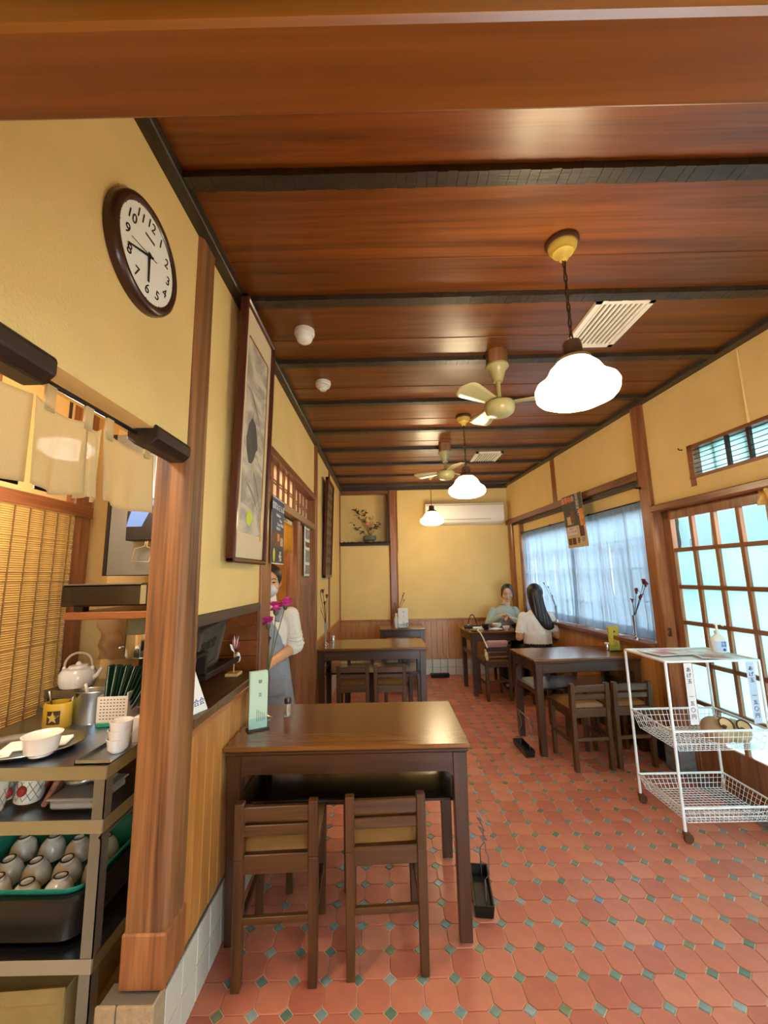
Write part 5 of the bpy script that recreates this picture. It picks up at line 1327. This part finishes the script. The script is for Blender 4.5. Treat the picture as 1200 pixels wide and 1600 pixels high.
# tall steel cabinet with light box, hook and black shelf front
t = thing('steel_cabinet', 'grey steel cabinet side with a black box and wire hook', 'cabinet', (-1.10, 1.98, 1.19))
box('side_panel', 'steel_dull', (-.235, .17, -.01, .30, .20, .90), t, .003); box('dark_edge', 'dark_metal', (-.252, -.235, -.012, .30, .20, .90), t)
lb = box('light_box', 'black_plastic', (-.115, .03, -.075, -.01, .36, .56), t, .004)
MB().add([(-.113, -.076, .425), (-.04, -.076, .425), (.02, -.076, .55), (-.08, -.076, .55)], [(0, 1, 2, 3)]).build('blue_panel', 'ink_blue2' if 'ink_blue2' in MATS else mat('ink_blue2', '#5a7ab8', .3), lb, thick=.002)
MB().tube([(-.035, -.04, .36), (-.04, -.04, .335), (-.085, -.04, .325), (-.095, -.04, .265), (-.015, -.04, .262), (-.0, -.04, .32), (-.03, -.04, .335), (-.028, -.04, .36)], .0035, 6).build('wire_hook', 'chrome', t, smooth=True)
t = thing('microwave_shelf', 'low black appliance with a silver end strip on a brown wall shelf', 'appliance', (-1.19, 1.86, 1.255))
box('body', 'black_gloss', (-.26, .17, -.01, .16, 0, .095), t, .008); box('silver_strip', 'steel', (.10, .125, -.014, -.008, .008, .09), t); box('top_trim', 'steel_dull', (-.25, .10, -.012, .16, .094, .099), t)
for s in (-.2, .12): box('foot', 'black_plastic', (s, s+.04, .0, .04, -.022, .001), t)
t = thing('wall_shelf', 'brown wooden wall shelf under the black appliance', 'shelf', (-1.19, 1.86, 1.20)); box('board', 'trim_x', (-.22, .25, -.03, .62, .0, .032), t, .003); box('bracket', 'dark_wood', (.18, .2, 0, .6, -.06, .0), t); box('bracket', 'dark_wood', (-.12, -.10, .3, .6, -.06, .0), t)
t = thing('rice_dispenser', 'pale green and steel cylinder dispenser behind the green sleeves', 'dispenser', (-1.20, 2.10, .868))
mat('sage', '#8e9a7c', .4)
MB().lathe([(.085, .242), (.085, .307), (.08, .317)], 28).build('green_band', 'sage', t, smooth=True); MB().lathe([(.085, .132), (.09, .142), (.09, .242), (.085, .244)], 28).build('steel_drum', 'chrome', t, smooth=True); MB().lathe([(.03, .0), (.025, .03), (.02, .14)], 18).build('stem', 'black_plastic', t, smooth=True); MB().tube([(-.09, -.02, .18), (-.105, -.04, .18)], .008, 8).build('knob', 'chrome', t)
t = thing('plastic_sheet', 'crinkled clear plastic sheet hanging behind the teapot', 'plastic sheet', (-1.40, 2.28, .95)); sheer('clear_film', '#d8b898', .25)
MB().grid(lambda u, v: (-.16+u*.36, .02*math.sin(u*19+v*7)+.016*math.sin(v*23+u*5), v*.38), 20, 20).build('sheet', 'clear_film', t, smooth=True); MB().tube([(-.17, 0, .38), (.21, 0, .38)], .004, 6).build('rod', 'steel_dull', t)
# raised steel stand with teapots
t = thing('steel_stand', 'raised steel stand holding the white teapots', 'stand', (-1.39, 2.10, .80))
MB().box(-.22, .42, -.10, .12, .062, .068).box(-.22, .42, -.102, -.098, .035, .07).build('top', 'steel', t)
for x in (-.2, .1, .40):
    for y in (-.09, .1): MB().tube([(x, y, 0), (x, y, .064)], .008, 8).build('leg', 'steel_dull', t)
t = thing('kitchen_counter', 'low wooden kitchen counter under the raised steel stand', 'counter', (-1.30, 2.20, 0)); box('body', 'wainscot_dark', (-.32, .36, -.22, .23, 0, .775), t, .004); box('top', 'steel_dull', (-.33, .37, -.235, .235, .775, .80), t, .003)
def teapot(x, y, z, s, rz, label):
    t = thing('teapot', label, 'teapot', (x, y, z), rz, 'white teapots')
    MB().lathe([(.05*s, 0), (.062*s, .006*s), (.070*s, .03*s), (.069*s, .06*s), (.058*s, .078*s), (.036*s, .084*s)], 30).build('body', 'porcelain', t, smooth=True)
    MB().lathe([(.040*s, .083*s), (.034*s, .092*s), (.012*s, .096*s), (.009*s, .104*s), (.003*s, .108*s)], 24).build('lid', 'porcelain', t, smooth=True)
    MB().tube([(.058*s, 0, .035*s), (.082*s, 0, .05*s), (.098*s, 0, .08*s)], [.014*s, .010*s, .007*s], 10).build('spout', 'porcelain', t, smooth=True)
    for e in (-1, 1): MB().ell((e*.058*s, 0, .078*s), (.008*s, .008*s, .012*s), 8, 6).build('lug', 'porcelain', t, smooth=True)
    MB().tube([(-.058*s*math.cos(PI*k/12), 0, .082*s+.062*s*math.sin(PI*k/12)**.8) for k in range(13)], .005*s, 8).build('handle', 'bamboo_handle' if 'bamboo_handle' in MATS else mat('bamboo_handle', '#b9a890', .5), t, smooth=True)
teapot(-1.49, 2.06, .868, 1.1, .1, 'white teapot with arched bamboo handle on the raised steel stand'); teapot(-1.055, 2.08, .868, .9, .3, 'white teapot half hidden behind the green sleeves')

# kitchen and corridor lamps (hidden behind the noren and the transom, they light those rooms)
def ceiling_lamp(x, y, z, s, c, label, r=.09):
    t = thing('ceiling_lamp', label, 'lamp', (x, y, z)); MB().lathe([(r*.6, .0), (r*.6, .02)], 20).build('base', 'white_plastic', t)
    m = emis('glow_%d' % len(MATS), c, s); MB().lathe([(.001, -.07), (r*.7, -.06), (r, -.035), (r*.95, -.01), (r*.6, .0)], 24, cap=False).build('globe', m, t, smooth=True)
    MB().tube([(0, 0, .02), (0, 0, 2.42-z)], .006, 6).build('cord', 'dark_metal', t)
    return t
ceiling_lamp(-1.22, 1.52, 1.90, 34, (1, .92, .80, 1), 'small glowing globe lamp in the kitchen behind the linen noren')
ceiling_lamp(-1.15, 2.78, 2.25, 40, (1, .76, .5, 1), 'glowing globe lamp in the corridor behind the transom window')
ceiling_lamp(-1.15, .55, 2.20, 70, (1, .94, .84, 1), 'second glowing globe lamp in the kitchen away from the noren')

# ================================================================== PEOPLE
def hair_mat():
    m, nt, b, out = new_mat('hair_black'); b.inputs['Roughness'].default_value = .38
    tc = N(nt, 'ShaderNodeTexCoord'); mp = N(nt, 'ShaderNodeMapping'); mp.inputs['Scale'].default_value = (170, 170, 5)
    n = N(nt, 'ShaderNodeTexNoise'); n.inputs['Scale'].default_value = 1.; n.inputs['Detail'].default_value = 3
    cr = N(nt, 'ShaderNodeValToRGB'); cr.color_ramp.elements[0].color = lin('#0b0706'); cr.color_ramp.elements[1].color = lin('#2c211c')
    bp = N(nt, 'ShaderNodeBump'); bp.inputs['Strength'].default_value = .5; bp.inputs['Distance'].default_value = .003
    nt.links.new(tc.outputs['Object'], mp.inputs[0]); nt.links.new(mp.outputs[0], n.inputs['Vector']); nt.links.new(n.outputs['Fac'], cr.inputs[0]); nt.links.new(cr.outputs[0], b.inputs['Base Color'])
    nt.links.new(n.outputs['Fac'], bp.inputs['Height']); nt.links.new(bp.outputs[0], b.inputs['Normal'])
mat('skin', '#d8a888', .5, noise=.03, nscale=12); mat('skin_warm', '#cf9a72', .5, noise=.03, nscale=12); hair_mat(); mat('lip', '#a85a50', .5); mat('eye_dark', '#1a1210', .3)
mat('sweater_green', '#a4ada2', .85, noise=.06, nscale=60, bump=.25, bscale=300); mat('blouse_white', '#e6dfd0', .8, noise=.05, nscale=30); mat('trousers_dark', '#1a181a', .8); mat('turtleneck', '#e4dccb', .85, noise=.08, nscale=90, bump=.3, bscale=200); mat('apron_grey', '#8b8f98', .85, noise=.08, nscale=70); mat('mask_pale', '#d8ccd4', .8)
def head_M(c, yaw=0., pitch=0., roll=0.):
    return Matrix.Translation(c) @ Matrix.Rotation(yaw, 4, 'Z') @ Matrix.Rotation(pitch, 4, 'X') @ Matrix.Rotation(roll, 4, 'Y')
def add_head(mb, M, s=1.):
    """head facing -y, centre of the skull at the origin of M"""
    mb.ell((0, .004*s, .012*s), (.072*s, .090*s, .090*s), 20, 14, M)
    mb.ell((0, -.022*s, -.045*s), (.056*s, .058*s, .062*s), 18, 12, M)
    mb.ell((0, -.045*s, -.085*s), (.028*s, .03*s, .022*s), 14, 8, M)
    mb.ell((0, -.087*s, -.028*s), (.0105*s, .016*s, .012*s), 10, 8, M); mb.ell((0, -.083*s, -.008*s), (.007*s, .010*s, .022*s), 10, 8, M)
    for e in (-1, 1):
        mb.ell((e*.042*s, -.048*s, -.035*s), (.026*s, .026*s, .024*s), 12, 8, M); mb.ell((e*.073*s, .008*s, -.018*s), (.008*s, .018*s, .028*s), 10, 8, M)
    return mb
def face(par, M, s=1., mouth=True, closed=.5):
    for e in (-1, 1):
        MB().ell((e*.030*s, -.0775*s, .0*s), (.0125*s, .005*s, .0055*s*closed*2), 12, 8, M).build('eye', 'eye_dark', par, smooth=True)
        MB().tube([M @ Vector((e*(.016+.028*k/4)*s, (-.0835+.006*(k/4)**2)*s, (.020+.006*math.sin(PI*k/4))*s)) for k in range(5)], .0026*s, 6).build('eyebrow', 'hair_black', par, smooth=True)
    if mouth: MB().ell((0, -.0785*s, -.060*s), (.021*s, .007*s, .0058*s), 12, 8, M).build('mouth', 'lip', par, smooth=True)
def hand(par, wrist, dirv, palm_n, m, s=1., curl=.9, name='hand', side=1):
    """palm with four fingers of unequal length and a thumb leaving the side of the palm"""
    d = Vector(dirv).normalized(); n = Vector(palm_n); n = (n-d*n.dot(d)).normalized(); x = d.cross(n)*side; w = Vector(wrist); mb = MB()
    cap_limb(mb, [w-d*.03*s, w+d*.01*s], [.022*s, .021*s])
    for k in range(4):
        b = w+d*.012*s+x*(k-1.5)*.012*s; cap_limb(mb, [b, b+d*.05*s+x*(k-1.5)*.005*s], [.013*s, .011*s], 8)
    for k, L in enumerate((.062, .072, .068, .052)):
        p = w+d*.070*s+x*(k-1.5)*.0185*s; c = curl*(.8+.1*k); pts = [p]; a = .25
        for f in (.42, .33, .25):
            a += c*.55; pts.append(pts[-1]+(d*math.cos(a)+n*math.sin(a))*L*f*s)
        cap_limb(mb, pts, [.0086*s, .0082*s, .0075*s, .0066*s], 8)
    p = w+d*.022*s-x*.026*s; cap_limb(mb, [p, p+(d*.6-x*.7+n*.3).normalized()*.03*s, p+(d*.85-x*.45+n*.5).normalized()*.058*s], [.0115*s, .0098*s, .0078*s], 8)
    return remesh(mb, name, m, par, .0036, 1)

# ---- woman in the pale green sweater, facing the room, looking down at her hands
t = thing('person', 'seated person in a pale green sweater looking down, eating with chopsticks', 'person', (1.53, 5.50, 0)); P = t
# local frame: facing -y
mb = MB(); HM = head_M((.045, -.045, 1.115), R_(-16), R_(17), R_(3)); add_head(mb, HM, .98)
cap_limb(mb, [(.02, .0, .93), (.035, -.02, 1.03)], [.052, .045])
mb.ell((0, .0, .80), (.135, .085, .15), 20, 12); mb.ell((0, .0, .62), (.115, .08, .12), 20, 12); mb.ell((0, .0, .53), (.15, .115, .09), 20, 12)
for e in (-1, 1):
    cap_limb(mb, [(e*.09, .03, .50), (e*.10, -.36, .49), (e*.10, -.36, .06)], [.078, .056, .036]); cap_limb(mb, [(e*.10, -.36, .05), (e*.10, -.46, .03)], [.034, .028])
armL = [(-.140, .01, .885), (-.225, -.05, .735), (-.085, -.20, .835)]; armR = [(.140, .01, .885), (.20, -.09, .735), (.02, -.215, .80)]
for a in (armL, armR): cap_limb(mb, a, [.048, .038, .026])
remesh(mb, 'body', 'skin', t, .009, 2)
face(t, HM, .98, closed=.28)
sw = MB(); sw.ell((0, .0, .80), (.150, .100, .155), 22, 14); sw.ell((0, .0, .62), (.130, .095, .13), 22, 14); sw.ell((0, -.06, .80), (.095, .055, .06), 16, 10); sw.ell((0, .005, .52), (.165, .125, .07), 22, 12); sw.ell((.012, .0, .925), (.085, .062, .04), 18, 10)
for a in (armL, armR): cap_limb(sw, [a[0], a[1], tuple(Vector(a[1]).lerp(Vector(a[2]), .86))], [.052, .046, .034])
remesh(sw, 'sweater', 'sweater_green', t, .009, 3)
MB().tube([(.02+.060*math.cos(q), -.004+.055*math.sin(q), .968-.012*math.sin(q)) for q in [2*PI*k/20 for k in range(20)]], .007, 8, closed=True).build('collar', 'sweater_green', t, smooth=True)
tr = MB()
for e in (-1, 1): cap_limb(tr, [(e*.09, .03, .50), (e*.10, -.36, .49), (e*.10, -.36, .10)], [.088, .066, .05])
tr.ell((0, .02, .50), (.165, .13, .075), 20, 10); remesh(tr, 'trousers', 'trousers_dark', t, .010, 2)
for e in (-1, 1):
    s_ = MB(); cap_limb(s_, [(e*.10, -.35, .035), (e*.10, -.47, .03)], [.036, .032]); remesh(s_, 'shoe', 'trousers_dark', t, .008, 2)
hr = MB(); hr.ell((0, .012, .024), (.0835, .096, .092), 24, 16, HM); hr.ell((0, .06, -.03), (.070, .05, .06), 18, 12, HM)
for e in (-1, 1): hr.ell((e*.060, .0, -.02), (.022, .045, .05), 12, 8, HM)
hr.ell((-.052, .062, -.058), (.030, .030, .030), 14, 8, HM)
o = remesh(hr, 'hair', 'hair_black', t, .006, 2); carve_face(o, HM, .061, -.016, .098, -.015)
hand(t, armL[2], (.75, -.35, .25), (.2, -.5, -.8), 'skin', .9, 1.1, side=1); hand(t, armR[2], (-.8, -.3, .35), (-.2, -.5, -.8), 'skin', .9, 1.1, side=-1)
o = MB().tube([(1.53-.05, 5.50-.235, .85), (1.53+.09, 5.50-.27, .735)], .0032, 6).tube([(1.53-.04, 5.50-.245, .845), (1.53+.105, 5.50-.275, .735)], .0032, 6).build('chopsticks', 'strap_white', kind=None); tag(o, 'pair of pale chopsticks held by the person in green', 'chopsticks')

# ---- woman with long black hair and white blouse, back to the camera
t = thing('person', 'seated person with long straight black hair and white blouse, seen from behind', 'person', (1.655, 4.69, 0))
mb = MB(); HM = head_M((.005, .02, 1.125), R_(180+12), R_(14), 0); add_head(mb, HM, .98)
cap_limb(mb, [(0, -.005, .93), (.0, .005, 1.04)], [.052, .046])
mb.ell((0, 0, .80), (.14, .085, .15), 20, 12); mb.ell((0, 0, .62), (.118, .08, .12), 20, 12); mb.ell((0, 0, .53), (.15, .115, .09), 20, 12)
for e in (-1, 1):
    cap_limb(mb, [(e*.09, -.03, .50), (e*.10, .36, .49), (e*.10, .36, .06)], [.078, .056, .036]); cap_limb(mb, [(e*.10, .36, .05), (e*.10, .46, .03)], [.034, .028])
armL = [(-.145, -.005, .885), (-.205, -.01, .665), (-.10, .21, .745)]; armR = [(.145, -.005, .885), (.215, .0, .675), (.08, .22, .745)]
for a in (armL, armR): cap_limb(mb, a, [.05, .040, .027])
remesh(mb, 'body', 'skin_warm', t, .009, 2); face(t, HM, .98)
bl = MB(); bl.ell((0, 0, .81), (.158, .102, .155), 24, 14); bl.ell((0, -.005, .68), (.145, .102, .12), 24, 12); bl.ell((0, 0, .925), (.09, .065, .04), 18, 10)
for e, a in ((-1, armL), (1, armR)): cap_limb(bl, [a[0], tuple(Vector(a[0]).lerp(Vector(a[1]), .62))], [.055, .056])
o = remesh(bl, 'blouse', 'blouse_white', t, .008, 3); crease(o, lambda c: (0, .005*math.sin(c.x*75+2*math.sin(c.z*9))*max(0, min(1, (.92-c.z)*5)), 0))
def skirt(u, v):
    th = 2*PI*u; r = 1+.035*math.sin(9*th)*(1-v)+.02*math.sin(4*th+1); z = .595+v*.12+(.008*abs(math.sin(14*th/1.0)) if v < .1 else 0)
    return (.150*r*math.cos(th), .108*r*math.sin(th)-.004, z)
MB().grid(skirt, 112, 6).build('scalloped_hem', 'blouse_white', t, smooth=True, thick=.003)
for e, a in ((-1, armL), (1, armR)):
    q = Vector(a[0]).lerp(Vector(a[1]), .62); MB().tube([q+Vector((.054*math.cos(w), .053*math.sin(w), -.024+.006*math.sin(9*w))) for w in [2*PI*k/36 for k in range(36)]], .006, 6, closed=True).build('sleeve_trim', 'blouse_white', t, smooth=True)
tr = MB()
for e in (-1, 1): cap_limb(tr, [(e*.09, -.03, .50), (e*.10, .36, .49), (e*.10, .36, .10)], [.090, .066, .05])
tr.ell((0, -.02, .50), (.17, .135, .078), 20, 10); tr.ell((0, -.01, .575), (.140, .105, .06), 20, 10); remesh(tr, 'trousers', 'trousers_dark', t, .010, 2)
for e in (-1, 1):
    s_ = MB(); cap_limb(s_, [(e*.10, .35, .035), (e*.10, .47, .03)], [.036, .032]); remesh(s_, 'shoe', 'trousers_dark', t, .008, 2)
hr = MB(); hr.ell((0, .020, .022), (.085, .096, .099), 24, 14, HM)
path = [(0, .0, 1.15, .080, .085), (.002, -.012, 1.09, .086, .085), (.006, -.035, 1.02, .086, .070), (.018, -.062, .95, .083, .052), (.042, -.086, .88, .080, .038), (.078, -.103, .81, .072, .028), (.094, -.108, .778, .058, .020)]
for i in range(len(path)-1):
    for k in range(6):
        q = [path[i][j]+(path[i+1][j]-path[i][j])*k/6 for j in range(5)]; hr.ell(q[:3], (q[3], q[4], .035), 20, 8)
o = remesh(hr, 'hair', 'hair_black', t, .006, 3); crease(o, lambda c: (0, .0028*math.sin(c.x*210+c.z*14)*(1 if c.z < 1.1 else .3), 0))
hand(t, armL[2], (.3, .9, -.1), (.2, .1, -1), 'skin_warm', .92, .6, side=1); hand(t, armR[2], (-.4, .9, -.1), (-.2, .1, -1), 'skin_warm', .92, .6, side=-1)

# ---- serving woman in the doorway: mask, turtleneck, grey apron
t = thing('person', 'standing person in grey apron, cream turtleneck and face mask in the doorway', 'person', (-.838, 2.97, 0))
mb = MB(); HM = head_M((.012, -.03, 1.345), R_(14), R_(8), 0); add_head(mb, HM, 1.04)
cap_limb(mb, [(0, .0, 1.14), (.006, -.01, 1.26)], [.054, .047])
mb.ell((0, 0, 1.02), (.145, .09, .16), 20, 12); mb.ell((0, 0, .84), (.12, .085, .13), 20, 12); mb.ell((0, 0, .73), (.15, .11, .11), 20, 12)
for e in (-1, 1): cap_limb(mb, [(e*.075, 0, .70), (e*.078, -.01, .38), (e*.078, 0, .07)], [.078, .054, .036]); cap_limb(mb, [(e*.078, .0, .04), (e*.08, -.11, .03)], [.035, .028])
armR = [(.155, .0, 1.10), (.195, .02, .895), (.055, -.17, .80)]; armL = [(-.155, .0, 1.10), (-.195, .02, .895), (-.03, -.18, .79)]
for a in (armL, armR): cap_limb(mb, a, [.05, .041, .028])
remesh(mb, 'body', 'skin_warm', t, .009, 2)
face(t, HM, 1.04, mouth=False, closed=.4)
mk = MB(); mk.ell((0, -.034, -.052), (.066, .062, .056), 20, 12, HM); mk.ell((0, -.066, -.040), (.030, .036, .040), 14, 10, HM); remesh(mk, 'face_mask', 'mask_pale', t, .007, 2)
for e in (-1, 1): MB().tube([HM @ Vector((e*.060, -.05, -.03)), HM @ Vector((e*.074, -.01, -.005)), HM @ Vector((e*.078, .016, .0))], .0015, 5).build('mask_loop', 'mask_pale', t)
hr = MB(); hr.ell((0, .014, .026), (.087, .100, .096), 22, 14, HM); hr.ell((0, .085, -.02), (.045, .035, .045), 14, 10, HM); o = remesh(hr, 'hair', 'hair_black', t, .006, 2); carve_face(o, HM, .064, -.03, .104, -.005)
sw = MB(); sw.ell((0, 0, 1.02), (.158, .102, .165), 22, 14); sw.ell((0, 0, .86), (.132, .096, .12), 22, 12); cap_limb(sw, [(0, 0, 1.14), (.004, -.008, 1.225)], [.066, .055])
for a in (armL, armR): cap_limb(sw, [a[0], a[1], tuple(Vector(a[1]).lerp(Vector(a[2]), .12))], [.064, .054, .050])
remesh(sw, 'turtleneck', 'turtleneck', t, .009, 2)
for k in range(4):
    for a in (armR, armL):
        p = Vector(a[0]).lerp(Vector(a[1]), .55+.13*k); MB().tube([p+Vector((.056*math.cos(w), .054*math.sin(w), .006*math.sin(w*2))) for w in [2*PI*i/20 for i in range(20)]], .006, 6, closed=True).build('sleeve_fold', 'turtleneck', t, smooth=True)
ap = MB(); ap.ell((0, -.012, .985), (.128, .104, .17), 22, 14); ap.ell((0, -.006, .84), (.145, .108, .12), 22, 12); remesh(ap, 'apron_bib', 'apron_grey', t, .009, 2)
def apn(u, v):
    th = 2*PI*u; f = 1-v; rx_, ry_ = .142+.075*f, .106+.085*f; w = 1+.03*math.sin(7*th)*f
    return (rx_*w*math.cos(th), ry_*w*math.sin(th), .28+v*.56)
MB().grid(apn, 72, 12).build('apron_skirt', 'apron_grey', t, smooth=True, thick=.003)
for e in (-1, 1): MB().tube([(e*.085, -.085, 1.07), (e*.098, -.055, 1.14), (e*.10, .0, 1.172), (e*.09, .07, 1.10)], .019, 8).build('apron_strap', 'apron_grey', t, smooth=True)
MB().grid(lambda u, v: ((.05+u*.11), -.118-.045*(1-v)*.6-.004+.035*u*u, .60+v*.12), 8, 6).build('apron_pocket', 'apron_grey', t, smooth=True, thick=.004)
for e in (-1, 1):
    s_ = MB(); cap_limb(s_, [(e*.078, .0, .04), (e*.08, -.12, .032)], [.042, .034]); remesh(s_, 'shoe', 'trousers_dark', t, .008, 2)
hand(t, armR[2], (-.8, -.5, -.2), (0, -.2, -1), 'skin_warm', .95, .5, side=-1); hand(t, armL[2], (.7, -.5, -.2), (0, -.2, -1), 'skin_warm', .95, .5, side=1)

# ================================================================== OUTSIDE THE WINDOWS
ground = struct('ground_outside', [(2.3, 14, -6, 26, -.12, -.02)], mat('asphalt', '#8a8a88', .9, noise=.1))
b = thing('street_building', 'pale building across the street seen through the clear door panes', 'building', (6.2, 2.5, -.02))
mat('facade', '#55656f', .8, noise=.1); mat('facade_dark', '#2f3a44', .5)
box('wall', 'facade', (0, 3, -6, 22, 0, 2.95), b); box('roof', 'facade_dark', (-.3, 3.2, -6.1, 22.1, 2.95, 3.05), b)
for k in range(14):
    y = -5+k*1.9; w_ = box('window', 'facade_dark', (-.02, .0, y, y+1.1, .8, 2.0), b); box('frame_bar', 'white_enamel', (-.04, -.02, y+.53, y+.57, .8, 2.0), w_)
t = rthing('shop_noren', 'white cloth banner with boxed black characters hung outside the lattice door', 'banner', 2.88, .42, 1.36)
mat('banner_white', '#dfeaec', .8); sheer('banner_cloth', '#8fb0b6', .0, through=.35)
def bn(u, v): return (.012*math.sin(u*22)+.006*math.sin(v*30), -.48+u*.92, v*.45)
MB().grid(bn, 60, 8).build('cloth', 'banner_cloth', t, smooth=True)
# boxed characters
bx = MB(); bz = .10; by = .30
for (a0, a1, z0, z1) in ((by-.028, by+.028, .235, .238), (by-.028, by-.0255, .04, .238), (by+.0255, by+.028, .04, .238)): bx.box(-.018, -.016, a0, a1, z0, z1)
bx.build('mark_frame', 'ink', t, kind='stuff')
vtext('会枝品', .045, 'ink', t, frame_M((-.018, by, .135), (0, -1, 0)), 1.25)
MB().tube([(0, -.6, .455), (0, .6, .455)], .008, 8).build('pole', 'dark_metal', t)
MB().tube([(-.02, .10, .455), (-.03, .105, .2), (-.025, .10, .06)], .006, 6).build('tassel', 'ink_wash', t)
t = rthing('menu_board', 'white menu board with black print standing outside the lattice door', 'board', 3.56, .55, 0)
box('panel', 'paper_white', (-.01, .01, -.09, .03, 1.50, 1.76), t); box('post', 'facade_dark', (-.02, .02, -.14, .16, 0, 1.95), t); box('green_mark', 'green_leaf', (-.014, -.01, -.08, .0, 1.77, 1.82), t)
vtext('お品書', .035, 'ink', t, frame_M((-.0115, -.03, 1.63), (0, -1, 0)), 1.2)
